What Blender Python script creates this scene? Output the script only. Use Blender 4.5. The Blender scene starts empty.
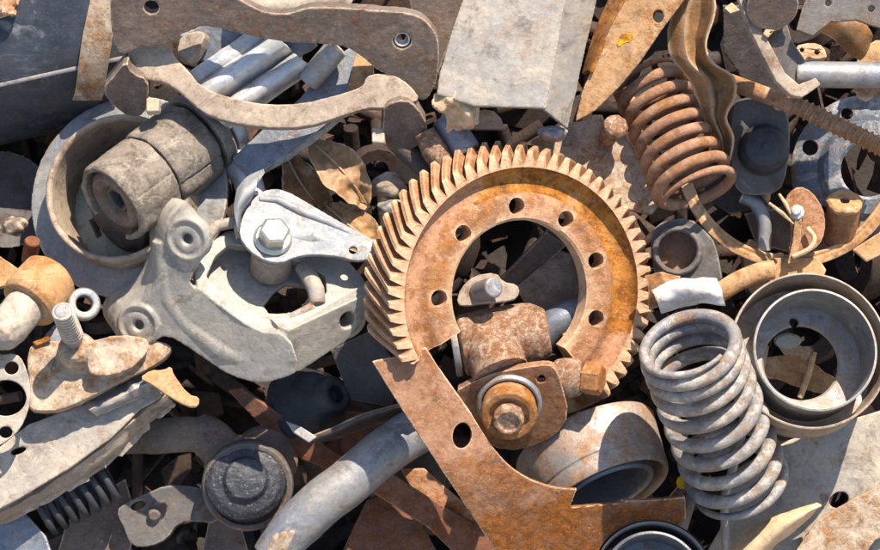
import bpy, bmesh, math, random
from mathutils import Vector, Matrix, noise
from mathutils.geometry import tessellate_polygon
R = math.radians
random.seed(7)
S = bpy.context.scene
COL = S.collection

# ------------------------------------------------------------------ camera, sky, sun, exposure
# the heap is a slope that faces the photographer: pile frame = x right, y up the slope, z out of the slope (mm)
TILT = R(35)
W = Matrix.Rotation(TILT, 4, 'X')
D = 3.2
SUN_DIR = Vector((0.27, 0.77, 0.58)).normalized()      # towards the sun, pile frame
cam = bpy.data.cameras.new('camera'); cam_o = bpy.data.objects.new('camera', cam); COL.objects.link(cam_o)
cam_o.matrix_world = W @ Matrix.Translation((0, 0, D))
cam.sensor_width = 36; cam.lens = 36 / (2 * 0.44 / D); cam.clip_start = 0.05; cam.clip_end = 2000
S.camera = cam_o
wsun = (W.to_3x3() @ SUN_DIR).normalized()
world = bpy.data.worlds.new('World'); S.world = world; world.use_nodes = True
nt = world.node_tree; nt.nodes.clear()
sky = nt.nodes.new('ShaderNodeTexSky'); sky.sky_type = 'NISHITA'; sky.sun_disc = False
sky.sun_elevation = math.asin(wsun.z); sky.sun_rotation = math.atan2(wsun.x, wsun.y)
bg = nt.nodes.new('ShaderNodeBackground'); bg.inputs[1].default_value = 0.13
wo = nt.nodes.new('ShaderNodeOutputWorld')
nt.links.new(sky.outputs[0], bg.inputs[0]); nt.links.new(bg.outputs[0], wo.inputs[0])
sun = bpy.data.lights.new('sun', 'SUN'); sun.energy = 5.0; sun.angle = R(0.5); sun.color = (1.0, 0.905, 0.79)
sun_o = bpy.data.objects.new('sun', sun); COL.objects.link(sun_o)
sun_o.rotation_euler = wsun.to_track_quat('Z', 'Y').to_euler(); sun_o.location = wsun * 5
S.view_settings.view_transform = 'Standard'; S.view_settings.look = 'None'
S.view_settings.exposure = 1.15; S.view_settings.gamma = 1.0

# ------------------------------------------------------------------ materials
def mat(name, base, alt, rust=(.27, .10, .035), rust_amt=.3, dust=(.5, .43, .34), dust_amt=.3,
        rough=.75, metallic=0.0, bump=.5, speck=.35, edge=None, edge_amt=.5, island=0.0, rscale=26, grime=.45, sscale=300, stain=None):
    m = bpy.data.materials.new(name); m.use_nodes = True
    t = m.node_tree; N = t.nodes; L = t.links; N.clear()
    out = N.new('ShaderNodeOutputMaterial'); b = N.new('ShaderNodeBsdfPrincipled'); L.new(b.outputs[0], out.inputs[0])
    tc = N.new('ShaderNodeTexCoord'); oi = N.new('ShaderNodeObjectInfo')
    add = N.new('ShaderNodeVectorMath'); add.operation = 'ADD'
    mul = N.new('ShaderNodeVectorMath'); mul.operation = 'SCALE'; mul.inputs[0].default_value = (3.1, 5.7, 4.3)
    L.new(oi.outputs['Random'], mul.inputs['Scale'])
    L.new(tc.outputs['Object'], add.inputs[0]); L.new(mul.outputs[0], add.inputs[1])
    vec = add.outputs[0]
    def nz(scale, detail=6, rgh=.6, dist=0.0, v=None):
        n = N.new('ShaderNodeTexNoise'); n.inputs['Scale'].default_value = scale; n.inputs['Detail'].default_value = detail
        n.inputs['Roughness'].default_value = rgh; n.inputs['Distortion'].default_value = dist
        L.new(v or vec, n.inputs['Vector']); return n.outputs[0]
    def ramp(src, a, c):
        r = N.new('ShaderNodeMapRange'); r.interpolation_type = 'SMOOTHSTEP'
        r.inputs[1].default_value = a; r.inputs[2].default_value = c; L.new(src, r.inputs[0]); return r.outputs[0]
    def mixc(f, a, c):
        x = N.new('ShaderNodeMix'); x.data_type = 'RGBA'
        if isinstance(f, float): x.inputs[0].default_value = f
        else: L.new(f, x.inputs[0])
        for i, v in ((6, a), (7, c)):
            if isinstance(v, tuple): x.inputs[i].default_value = (*v, 1)
            else: L.new(v, x.inputs[i])
        return x.outputs[2]
    def mulv(a, c):
        x = N.new('ShaderNodeMath'); x.operation = 'MULTIPLY'
        for i, v in ((0, a), (1, c)):
            if isinstance(v, float): x.inputs[i].default_value = v
            else: L.new(v, x.inputs[i])
        return x.outputs[0]
    n1 = nz(16, 6, .6); n2 = nz(rscale * 1.5, 12, .80, .3); n3 = nz(38, 11, .76, .9); n4 = nz(sscale, 5, .75); n5 = nz(120, 8, .75)
    n6 = nz(9, 4, .5)
    geo = N.new('ShaderNodeNewGeometry')
    def madd(a, m_, b_):
        x = N.new('ShaderNodeMath'); x.operation = 'MULTIPLY_ADD'; L.new(a, x.inputs[0]); x.inputs[1].default_value = m_
        if isinstance(b_, float): x.inputs[2].default_value = b_
        else: L.new(b_, x.inputs[2])
        return x.outputs[0]
    edge_up = madd(geo.outputs['Pointiness'], 1.1, -.55)
    c = mixc(ramp(n1, .36, .64), base, alt)
    dk = tuple(v * .5 for v in rust)
    rc = mixc(ramp(n5, .4, .62), rust, dk)
    lo = .78 - .5 * rust_amt
    re_ = N.new('ShaderNodeMath'); re_.operation = 'ADD'; L.new(n2, re_.inputs[0]); L.new(edge_up, re_.inputs[1])
    rsum = re_.outputs[0]
    if stain:                                           # a stain that covers one end of the piece (object space)
        sx = N.new('ShaderNodeSeparateXYZ'); L.new(tc.outputs['Object'], sx.inputs[0])
        st = N.new('ShaderNodeMapRange'); st.inputs[1].default_value = stain[0]; st.inputs[2].default_value = stain[1]; st.inputs[3].default_value = 0; st.inputs[4].default_value = stain[2]
        L.new(sx.outputs[1], st.inputs[0]); ad2 = N.new('ShaderNodeMath'); ad2.operation = 'ADD'; L.new(rsum, ad2.inputs[0]); L.new(st.outputs[0], ad2.inputs[1]); rsum = ad2.outputs[0]
    rm = mulv(ramp(rsum, lo - .10, lo + .09), ramp(n4, .2, .5))
    c = mixc(rm, c, rc)
    lo = .80 - .5 * dust_amt
    dm = mulv(ramp(n3, lo - .09, lo + .09), ramp(n5, .3, .55))
    c = mixc(mulv(dm, .85), c, dust)
    # streaks and scuffs along the piece
    for rot, scl, th_, am in ((.7, (22, 520, 60), .60, .55), (-.5, (30, 700, 40), .64, .5), (1.35, (14, 300, 90), .63, .35)):
        sv = N.new('ShaderNodeMapping'); sv.inputs['Scale'].default_value = scl; sv.inputs['Rotation'].default_value = (0, 0, rot)
        L.new(vec, sv.inputs[0])
        sc = ramp(nz(1.0, 4, .65, .25, sv.outputs[0]), th_, th_ + .05)
        c = mixc(mulv(mulv(sc, ramp(n1, .42, .6)), am * (1.0 if metallic else .5)), c, dust if am > .4 else (.05, .04, .035))
    # grime: dark oily stains with their own outline
    gm = mulv(ramp(nz(24, 10, .74, 1.0), .53, .62), ramp(n5, .3, .55))
    c = mixc(mulv(gm, grime), c, (.055, .045, .038))
    # fine specks of rust and dirt, pits
    c = mixc(mulv(ramp(n4, .54, .70), speck), c, dk)
    c = mixc(mulv(ramp(n4, .45, .3), speck), c, dust)
    if edge:
        c = mixc(mulv(mulv(ramp(geo.outputs['Pointiness'], .512, .57), ramp(n5, .3, .5)), edge_amt), c, edge)
    hv = N.new('ShaderNodeHueSaturation'); hv.inputs['Saturation'].default_value = 1.12; L.new(c, hv.inputs['Color'])
    vr = N.new('ShaderNodeMapRange'); vr.inputs[1].default_value = .32; vr.inputs[2].default_value = .68; vr.inputs[3].default_value = .8; vr.inputs[4].default_value = 1.18
    L.new(nz(85, 10, .8, .4), vr.inputs[0]); L.new(vr.outputs[0], hv.inputs['Value']); c = hv.outputs[0]
    if island:
        g = N.new('ShaderNodeNewGeometry')
        hs = N.new('ShaderNodeHueSaturation'); L.new(c, hs.inputs['Color'])
        L.new(ramp(g.outputs['Random Per Island'], -.6, 1.1), hs.inputs['Value']); c = hs.outputs[0]
        hs.inputs['Saturation'].default_value = .9
    L.new(c, b.inputs['Base Color'])
    r = N.new('ShaderNodeMapRange'); r.inputs[1].default_value = .3; r.inputs[2].default_value = .7
    r.inputs[3].default_value = max(.16, rough - .2); r.inputs[4].default_value = min(1, rough + .14)
    L.new(n5, r.inputs[0]); L.new(r.outputs[0], b.inputs['Roughness'])
    if metallic:
        inv = N.new('ShaderNodeMath'); inv.operation = 'SUBTRACT'; inv.inputs[0].default_value = 1; L.new(rm, inv.inputs[1])
        inv2 = N.new('ShaderNodeMath'); inv2.operation = 'SUBTRACT'; inv2.inputs[0].default_value = 1; L.new(dm, inv2.inputs[1])
        L.new(mulv(mulv(inv.outputs[0], inv2.outputs[0]), metallic), b.inputs['Metallic'])
    b.inputs['Specular IOR Level'].default_value = .35
    h = N.new('ShaderNodeMath'); h.operation = 'MULTIPLY_ADD'; h.inputs[1].default_value = .35
    L.new(n4, h.inputs[0]); L.new(n5, h.inputs[2])
    h2 = N.new('ShaderNodeMath'); h2.operation = 'MULTIPLY_ADD'; h2.inputs[1].default_value = .5
    L.new(rm, h2.inputs[0]); L.new(h.outputs[0], h2.inputs[2])
    bp = N.new('ShaderNodeBump'); bp.inputs['Strength'].default_value = bump; bp.inputs['Distance'].default_value = .0016
    L.new(h2.outputs[0], bp.inputs['Height']); L.new(bp.outputs[0], b.inputs['Normal'])
    return m

PALE = (.50, .42, .33)
M = {
 'gun': mat('gun grey plate', (.066, .061, .057), (.10, .09, .08), rust=(.18, .085, .04), rust_amt=.36, dust=(.2, .172, .142), dust_amt=.36, rough=.66, edge=(.4, .35, .3), speck=.45, bump=.6),
 'mottle': mat('mottled steel', (.075, .085, .10), (.15, .16, .17), rust=(.25, .12, .05), rust_amt=.36, dust=(.36, .34, .31), dust_amt=.48, rough=.4, metallic=.35, speck=.4, bump=.5, rscale=40),
 'bushing': mat('dust caked sleeve', (.19, .155, .12), (.14, .118, .095), rust=(.13, .085, .055), rust_amt=.34, dust=(.36, .31, .24), dust_amt=.42, rough=.66, edge=(.46, .4, .31), speck=.6, bump=.9, grime=.7),
 'stained': mat('rusty strip with an orange end', (.29, .165, .105), (.22, .11, .055), rust=(.275, .10, .03), rust_amt=.40, dust=(.40, .27, .19), dust_amt=.3, rough=.58, edge=(.66, .5, .36), edge_amt=.95, speck=.7, bump=.8, rscale=14, stain=(-.005, -.06, .12)),
 'cast': mat('dusty cast iron', (.25, .234, .205), (.295, .268, .225), rust=(.25, .14, .07), rust_amt=.26, dust=(.39, .34, .265), dust_amt=.4, rough=.6, metallic=.12, edge=(.5, .44, .35), bump=.5, speck=.5, grime=.45, sscale=420),
 'pale': mat('dusty pale steel', (.33, .285, .225), (.25, .225, .195), rust=(.27, .13, .06), rust_amt=.34, dust=(.43, .375, .29), dust_amt=.44, edge=(.5, .43, .33), speck=.45),
 'palerust': mat('pale rusty casting', (.40, .32, .235), (.30, .235, .175), rust=(.33, .155, .055), rust_amt=.46, dust=(.50, .43, .33), dust_amt=.42, edge=PALE, speck=.5, bump=.8),
 'silver': mat('chalky aluminium', (.47, .46, .445), (.37, .37, .36), rust=(.25, .2, .15), rust_amt=.16, dust=(.52, .48, .41), dust_amt=.42, rough=.45, metallic=.4, edge=(.6, .56, .5), speck=.3, bump=.35),
 'coil': mat('dusty spring steel', (.145, .155, .175), (.19, .19, .19), rust=(.36, .19, .08), rust_amt=.34, dust=(.52, .46, .365), dust_amt=.48, rough=.5, metallic=.3, edge=PALE, speck=.5, bump=.8, rscale=36, grime=.6),
 'springrust': mat('rusty spring steel', (.27, .155, .105), (.34, .20, .125), rust=(.38, .18, .07), rust_amt=.36, dust=(.47, .33, .22), dust_amt=.36, rough=.8, speck=.6, bump=.9),
 'zinc': mat('dusty zinc plate', (.25, .25, .25), (.195, .205, .215), rust=(.25, .14, .07), rust_amt=.26, dust=(.31, .28, .225), dust_amt=.42, rough=.66, metallic=.12, edge=(.38, .34, .28), speck=.4, bump=.3, grime=.5),
 'channel': mat('weathered folded sheet', (.155, .148, .138), (.195, .175, .148), rust=(.23, .14, .08), rust_amt=.32, dust=(.285, .23, .165), dust_amt=.4, rough=.6, metallic=.12, edge=(.46, .40, .31), speck=.45, bump=.35, grime=.6, rscale=18),
 'bolt': mat('zinc plated bolt', (.52, .50, .41), (.42, .41, .36), rust=(.3, .2, .08), rust_amt=.12, dust=(.5, .45, .36), dust_amt=.25, rough=.3, metallic=.8, edge=PALE, speck=.16, bump=.2, grime=.2),
 'grey': mat('grey worn steel', (.20, .208, .22), (.255, .24, .215), rust=(.25, .12, .055), rust_amt=.32, dust=(.36, .315, .25), dust_amt=.4, rough=.5, metallic=.4, edge=(.52, .46, .37), speck=.45, bump=.4),
 'bright': mat('worn rusty bearing steel', (.30, .265, .23), (.245, .22, .20), rust=(.32, .165, .08), rust_amt=.45, dust=(.42, .35, .275), dust_amt=.36, rough=.45, metallic=.35, edge=(.55, .44, .33), speck=.65, bump=.4, rscale=30),
 'slate': mat('blue grey steel', (.15, .165, .19), (.21, .215, .225), rust=(.22, .105, .045), rust_amt=.32, dust=(.34, .31, .27), dust_amt=.32, rough=.45, metallic=.45, edge=(.5, .45, .38), speck=.42, bump=.45),
 'tank': mat('scuffed dark tank paint', (.026, .03, .038), (.05, .056, .068), rust=(.33, .19, .08), rust_amt=.22, dust=(.17, .168, .165), dust_amt=.34, rough=.3, edge=(.3, .28, .26), speck=.3, bump=.3, rscale=16, grime=.7),
 'brown':  mat('dark brown scale', (.10, .075, .06), (.15, .112, .088), rust=(.20, .09, .045), rust_amt=.36, dust=(.28, .22, .17), dust_amt=.34, edge=(.55, .44, .32), edge_amt=.9, speck=.5, bump=.8),
 'dustbrown': mat('dusty brown steel', (.235, .185, .145), (.30, .24, .18), rust=(.22, .11, .06), rust_amt=.32, dust=(.41, .34, .26), dust_amt=.4, edge=PALE, speck=.5, bump=.7),
 'rust': mat('orange rust', (.34, .18, .09), (.28, .13, .06), rust=(.35, .13, .03), rust_amt=.46, dust=(.46, .32, .21), dust_amt=.36, rough=.85, edge=(.6, .42, .27), speck=.7, bump=.9),
 'gear': mat('dry orange rust', (.345, .185, .11), (.39, .215, .13), rust=(.37, .145, .045), rust_amt=.46, dust=(.46, .31, .205), dust_amt=.32, rough=.78, edge=(.64, .45, .30), edge_amt=.8, speck=1.0, bump=.9, rscale=22, grime=.4, sscale=260),
 'groove': mat('bright orange rust', (.41, .19, .065), (.37, .155, .05), rust=(.30, .11, .03), rust_amt=.5, dust=(.44, .28, .17), dust_amt=.4, rough=.85, speck=.9, bump=1.0, grime=.55, sscale=240),
 'strip': mat('brown rusty strip', (.29, .165, .105), (.22, .11, .055), rust=(.28, .095, .022), rust_amt=.46, dust=(.40, .27, .19), dust_amt=.3, rough=.6, edge=(.66, .5, .36), edge_amt=.95, speck=.7, bump=.8, rscale=12),
 'joint': mat('flaking rusty steel', (.36, .25, .175), (.30, .185, .12), rust=(.31, .13, .055), rust_amt=.5, dust=(.54, .43, .33), dust_amt=.42, rough=.8, edge=(.62, .46, .32), speck=.9, bump=1.0, rscale=75),
 'tan': mat('tan dusty rust', (.43, .265, .145), (.35, .205, .105), rust=(.37, .155, .05), rust_amt=.4, dust=(.53, .40, .265), dust_amt=.4, edge=(.6, .47, .34), speck=.5, bump=.7),
 'gold': mat('brown sheet', (.225, .125, .06), (.165, .092, .046), rust=(.26, .105, .03), rust_amt=.42, dust=(.36, .265, .175), dust_amt=.32, rough=.6, edge=(.58, .46, .33), speck=.45, bump=.5),
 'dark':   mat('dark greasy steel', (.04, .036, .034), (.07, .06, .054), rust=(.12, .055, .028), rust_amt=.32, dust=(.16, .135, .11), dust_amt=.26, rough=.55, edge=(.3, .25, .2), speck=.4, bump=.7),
 'darkrust': mat('dark rust', (.13, .06, .04), (.18, .082, .048), rust=(.22, .075, .026), rust_amt=.42, dust=(.27, .18, .13), dust_amt=.28, rough=.8, edge=(.42, .28, .2), speck=.5, bump=.8),
 'black':  mat('black rubber', (.018, .018, .02), (.035, .036, .04), rust=(.06, .045, .035), rust_amt=.12, dust=(.12, .115, .11), dust_amt=.26, rough=.5, speck=.3, bump=.7),
 'grease': mat('black grease', (.016, .016, .019), (.026, .027, .032), rust=(.16, .155, .15), rust_amt=.14, dust=(.2, .195, .19), dust_amt=.3, rough=.5, speck=.8, bump=.7, rscale=120, sscale=260),
 'green':  mat('pale green paint', (.24, .30, .25), (.29, .31, .27), rust_amt=.3, dust=(.40, .38, .31), dust_amt=.4, speck=.35, bump=.35),
 'paper': mat('dirty white film', (.70, .68, .63), (.60, .57, .51), rust=(.42, .28, .17), rust_amt=.36, dust=(.72, .67, .58), dust_amt=.4, rough=.5, speck=.25, bump=.3, grime=.3),
 'leaf':   mat('dried brown leaf', (.29, .175, .095), (.22, .125, .064), rust=(.34, .19, .085), rust_amt=.3, dust=(.45, .335, .23), dust_amt=.32, rough=.55, edge=(.5, .38, .26), speck=.3, bump=.5),
 'card':   mat('torn tan card', (.52, .39, .25), (.44, .31, .19), rust=(.36, .19, .075), rust_amt=.26, dust=(.62, .53, .41), dust_amt=.42, rough=.8, speck=.3, bump=.45, grime=.25),
 'yellow': mat('yellow paint', (.75, .42, .02), (.66, .36, .03), rust_amt=.2, dust=(.7, .5, .2), dust_amt=.2, speck=.2, grime=.1),
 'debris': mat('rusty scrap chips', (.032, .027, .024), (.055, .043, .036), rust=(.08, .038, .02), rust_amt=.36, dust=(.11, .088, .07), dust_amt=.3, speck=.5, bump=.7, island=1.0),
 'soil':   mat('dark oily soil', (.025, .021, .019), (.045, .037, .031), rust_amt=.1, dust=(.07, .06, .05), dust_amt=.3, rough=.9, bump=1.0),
 'yard':   mat('dusty yard ground', (.22, .18, .14), (.28, .23, .18), rust_amt=.1, dust=(.34, .29, .23), dust_amt=.4, rough=.95, bump=.8),
}

# ------------------------------------------------------------------ mesh helpers (pile frame, mm)
def P(x, y, h): return Vector((x - 440, 275 - y, h))
def V(x, y, z): return Vector((x, y, z))
def frame(c, axis, xhint=None):
    z = Vector(axis).normalized()
    xh = Vector(xhint) if xhint else (Vector((1, 0, 0)) if abs(z.x) < .9 else Vector((0, 1, 0)))
    x = (xh - z * xh.dot(z)).normalized(); y = z.cross(x)
    m = Matrix((x, y, z)).transposed().to_4x4(); m.translation = c
    return m
def chaikin(pts, n):
    for _ in range(n):
        q = []
        for i in range(len(pts)):
            a, b = pts[i], pts[(i + 1) % len(pts)]
            q.append(tuple(u * .75 + v * .25 for u, v in zip(a, b))); q.append(tuple(u * .25 + v * .75 for u, v in zip(a, b)))
        pts = q
    return pts
def spline(pts, n=8):
    pts = [Vector(p) for p in pts]; out = []
    for i in range(len(pts) - 1):
        p0 = pts[max(i - 1, 0)]; p1 = pts[i]; p2 = pts[i + 1]; p3 = pts[min(i + 2, len(pts) - 1)]
        for k in range(n):
            t = k / n
            out.append(.5 * ((2 * p1) + (p2 - p0) * t + (2 * p0 - 5 * p1 + 4 * p2 - p3) * t * t + (3 * p1 - p0 - 3 * p2 + p3) * t ** 3))
    out.append(pts[-1]); return out
def circle(x, y, rx, ry=None, n=20, rot=0):
    ry = ry or rx
    return [(x + rx * math.cos(a) * math.cos(rot) - ry * math.sin(a) * math.sin(rot),
             y + rx * math.cos(a) * math.sin(rot) + ry * math.sin(a) * math.cos(rot)) for a in (2 * math.pi * i / n for i in range(n))]

class MB:
    def __init__(s): s.v = []; s.f = []
    def add(s, vs, fs):
        o = len(s.v); s.v += [Vector(v) for v in vs]; s.f += [tuple(i + o for i in f) for f in fs]; return s
    # flat plate: outline in heap coordinates on the plane h = h0 + gx*(x-x0) + gy*(y0-y), given thickness
    def plate(s, poly, pl, th, holes=(), sm=0, jit=0.0, ext=None):
        x0, y0, h0, gx, gy = pl
        poly = list(poly)
        if sm: poly = chaikin(poly, sm)
        if jit:
            q = []
            for i in range(len(poly)):
                a = Vector(poly[i]); b = Vector(poly[(i + 1) % len(poly)]); k = max(1, int((b - a).length / 7))
                for j in range(k):
                    p = a.lerp(b, j / k)
                    q.append((p.x + random.uniform(-jit, jit), p.y + random.uniform(-jit, jit)))
            poly = q
        loops = [poly] + [list(h) for h in holes]
        n = Vector((-gx, -gy, 1)).normalized()
        L3 = [[P(x, y, h0 + gx * (x - x0) + gy * (y0 - y)) for x, y in lp] for lp in loops]
        tris = tessellate_polygon([[Vector((p.x, p.y, 0)) for p in lp] for lp in L3])
        top = [p for lp in L3 for p in lp]; k = len(top)
        ex = Vector(ext) if ext else -n * th
        vs = top + [p + ex for p in top]; fs = []
        for t in tris:
            a, b, c = (top[i] for i in t)
            if (b - a).cross(c - a).z < 0: t = (t[0], t[2], t[1])
            fs.append(tuple(t)); fs.append((t[2] + k, t[1] + k, t[0] + k))
        o = 0
        for li, lp in enumerate(L3):
            m = len(lp)
            area = sum(lp[i].x * lp[(i + 1) % m].y - lp[(i + 1) % m].x * lp[i].y for i in range(m))
            ccw = area > 0
            for i in range(m):
                a, b = o + i, o + (i + 1) % m
                if ccw != (li > 0): fs.append((a, a + k, b + k, b))
                else: fs.append((b, b + k, a + k, a))
            o += m
        return s.add(vs, fs)
    def tube(s, pts, rad, seg=16, sq=1.0, up=None, closed=False):
        pts = [Vector(p) for p in pts]; n = len(pts)
        if not hasattr(rad, '__len__'): rad = [rad] * n
        T = [(pts[min(i + 1, n - 1)] - pts[max(i - 1, 0)]).normalized() for i in range(n)]
        u = Vector(up) if up else (Vector((0, 0, 1)) if abs(T[0].z) < .9 else Vector((1, 0, 0)))
        vs = []; fs = []
        for i in range(n):
            u = (u - T[i] * u.dot(T[i])).normalized(); w = T[i].cross(u)
            for k in range(seg):
                a = 2 * math.pi * k / seg
                vs.append(pts[i] + (w * math.cos(a) + u * math.sin(a) * sq) * rad[i])
        for i in range(n - 1):
            for k in range(seg):
                a, b = i * seg + k, i * seg + (k + 1) % seg
                fs.append((a, b, b + seg, a + seg))
        fs.append(tuple(range(seg - 1, -1, -1))); fs.append(tuple((n - 1) * seg + k for k in range(seg)))
        return s.add(vs, fs)
    def lathe(s, prof, fr, seg=56, closed=False, a0=0, a1=360, squash=1.0, rj=None):
        full = abs(a1 - a0) >= 360; vs = []; fs = []; m = len(prof); cnt = seg if full else seg + 1
        for i in range(cnt):
            a = R(a0 + (a1 - a0) * i / seg)
            for r, z in prof:
                rr = r * (rj(a) if rj else 1)
                vs.append(fr @ Vector((rr * math.cos(a), rr * math.sin(a) * squash, z)))
        for i in range(seg):
            j = (i + 1) % cnt
            for k in range(m if closed else m - 1):
                k2 = (k + 1) % m
                fs.append((i * m + k, j * m + k, j * m + k2, i * m + k2))
        o = len(s.v); s.add(vs, fs)
        if not full and closed:
            for i in (0, cnt - 1):
                t = tessellate_polygon([[Vector((r, z, 0)) for r, z in prof]])
                for tr in t: s.f.append(tuple(o + i * m + q for q in tr))
        return s
    def cyl(s, a, b, r, r2=None, seg=40, ch=1.5):
        a = Vector(a); b = Vector(b); L = (b - a).length; r2 = r2 if r2 is not None else r
        return s.lathe([(0, 0), (r - ch, 0), (r, ch), (r2, L - ch), (r2 - ch, L), (0, L)], frame(a, b - a), seg)
    def prism(s, fr, r, L, n=6, ch=1.2):
        return s.lathe([(0, 0), (r, 0), (r, L - ch), (r - ch * 1.5, L), (0, L)], fr, n)
    def box(s, fr, sx, sy, sz):
        vs = [fr @ Vector((x * sx / 2, y * sy / 2, z * sz / 2)) for x in (-1, 1) for y in (-1, 1) for z in (-1, 1)]
        return s.add(vs, [(0, 1, 3, 2), (4, 6, 7, 5), (0, 4, 5, 1), (2, 3, 7, 6), (0, 2, 6, 4), (1, 5, 7, 3)])
    # sheet from rows of points (heap coordinates), bent, with a thickness
    def sheet(s, rows, th, sub=5, wrinkle=0.0, wl=18.0, seed=0.0):
        rows = [spline([P(*p) for p in r], sub) for r in rows]
        cols = [spline([r[j] for r in rows], sub) for j in range(len(rows[0]))]
        g = [[cols[j][i] for j in range(len(cols))] for i in range(len(cols[0]))]
        ni, nj = len(g), len(g[0]); nn = {}
        def nrm(i, j):
            a = g[min(i + 1, ni - 1)][j] - g[max(i - 1, 0)][j]; b = g[i][min(j + 1, nj - 1)] - g[i][max(j - 1, 0)]
            n = b.cross(a)
            if n.length < 1e-6: return Vector((0, 0, 1))
            n.normalize(); return n if n.z > 0 else -n
        if wrinkle:
            g = [[g[i][j] + nrm(i, j) * wrinkle * (noise.fractal(g[i][j] / wl + Vector((seed, 0, 0)), 1, 2, 3) +
                 .6 * abs(noise.noise(g[i][j] / (wl * 1.7) + Vector((0, seed, 0))))) for j in range(nj)] for i in range(ni)]
        k = ni * nj; vs = [g[i][j] for i in range(ni) for j in range(nj)]
        vs += [g[i][j] - nrm(i, j) * th for i in range(ni) for j in range(nj)]; fs = []
        for i in range(ni - 1):
            for j in range(nj - 1):
                a = i * nj + j; q = (a, a + 1, a + nj + 1, a + nj)
                fs.append(q); fs.append(tuple(x + k for x in reversed(q)))
        ring = [(0, j) for j in range(nj)] + [(i, nj - 1) for i in range(1, ni)] + [(ni - 1, j) for j in range(nj - 2, -1, -1)] + [(i, 0) for i in range(ni - 2, 0, -1)]
        for a, b in zip(ring, ring[1:] + ring[:1]):
            x, y = a[0] * nj + a[1], b[0] * nj + b[1]; fs.append((y, x, x + k, y + k))
        return s.add(vs, fs)
    def helix(s, A, B, r0, r1, turns, wire, end=.8, tight=.35, ph=0.0, seg=12, xh=None, end2=None):
        A = Vector(A); B = Vector(B); L = (B - A).length; fr = frame(A, B - A, xh); n = int(turns * 44); pts = []
        w = []
        for i in range(n + 1):                     # pitch tightens at both closed ends
            t = turns * i / n; e = min(t / end, (turns - t) / (end2 or end))
            w.append(tight + (1 - tight) * min(1, max(0, e - .4)))
        z = [0]
        for i in range(n): z.append(z[-1] + w[i])
        for i in range(n + 1):
            u = i / n; a = 2 * math.pi * turns * u + ph; r = r0 + (r1 - r0) * u
            pts.append(fr @ Vector((r * math.cos(a), r * math.sin(a), L * z[i] / z[-1])))
        wr = [wire * min(1, .3 + .7 * min(i, n - i) / 26) for i in range(n + 1)]
        return s.tube(pts, wr, seg, up=tuple(fr.to_3x3() @ Vector((0, 0, 1))))

def place(anchor):
    a = P(*anchor); k = (D * 1000 - a.z) / (D * 1000)         # farther or nearer things keep their real apparent size
    loc = Vector((a.x * k, a.y * k, a.z)) * .001
    return a, k, W @ Matrix.Translation(loc)
XF = {}
CL = {}
def clouds(sz):
    if sz not in CL:
        t = bpy.data.textures.new('dents', 'CLOUDS'); t.noise_scale = sz; t.noise_depth = 3; CL[sz] = t
    return CL[sz]
def make(name, mb, m, parent=None, anchor=None, bevel=1.0, rm=0.0, dent=0.0, dsz=.03, ang=35, smooth=2):
    a, k, mw = XF[parent.name] if parent else place(anchor)
    me = bpy.data.meshes.new(name)
    bm = bmesh.new()
    vs = [bm.verts.new((v - a) * k * .001) for v in mb.v]
    for f in mb.f:
        try: bm.faces.new([vs[i] for i in f])
        except ValueError: pass
    bmesh.ops.remove_doubles(bm, verts=bm.verts, dist=1e-5)
    bmesh.ops.dissolve_degenerate(bm, edges=bm.edges, dist=1e-6)
    bmesh.ops.recalc_face_normals(bm, faces=bm.faces)
    bm.to_mesh(me); bm.free()
    me.shade_smooth() if hasattr(me, 'shade_smooth') else me.polygons.foreach_set('use_smooth', [True] * len(me.polygons))
    o = bpy.data.objects.new(name, me); COL.objects.link(o); me.materials.append(M[m] if isinstance(m, str) else m)
    if parent: o.parent = parent
    else: o.matrix_world = mw
    XF[o.name] = (a, k, mw)
    if rm:
        x = o.modifiers.new('cast', 'REMESH'); x.mode = 'VOXEL'; x.voxel_size = rm * .00082; x.use_smooth_shade = True
        x = o.modifiers.new('wear', 'SMOOTH'); x.factor = .5; x.iterations = max(1, smooth - 1)
        if dent:
            x = o.modifiers.new('dents', 'DISPLACE'); x.texture = clouds(dsz); x.strength = dent * .00055; x.mid_level = .5; x.texture_coords = 'LOCAL'
    else:
        me.set_sharp_from_angle(angle=R(ang))
        if bevel:
            x = o.modifiers.new('bevel', 'BEVEL'); x.width = bevel * .001; x.segments = 2; x.limit_method = 'ANGLE'; x.angle_limit = R(ang)
            x.harden_normals = False; x.use_clamp_overlap = True
    return o
def tag(o, label, cat, group=None):
    o['label'] = label; o['category'] = cat
    if group: o['group'] = group
    return o
def thing(name, label, cat, anchor, group=None):
    o = bpy.data.objects.new(name, None); COL.objects.link(o); o.empty_display_size = .02
    XF[o.name] = place(anchor); o.matrix_world = XF[o.name][2]
    return tag(o, label, cat, group)
def one(name, label, cat, mb, m, anchor, group=None, **k): return tag(make(name, mb, m, None, anchor, **k), label, cat, group)
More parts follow.
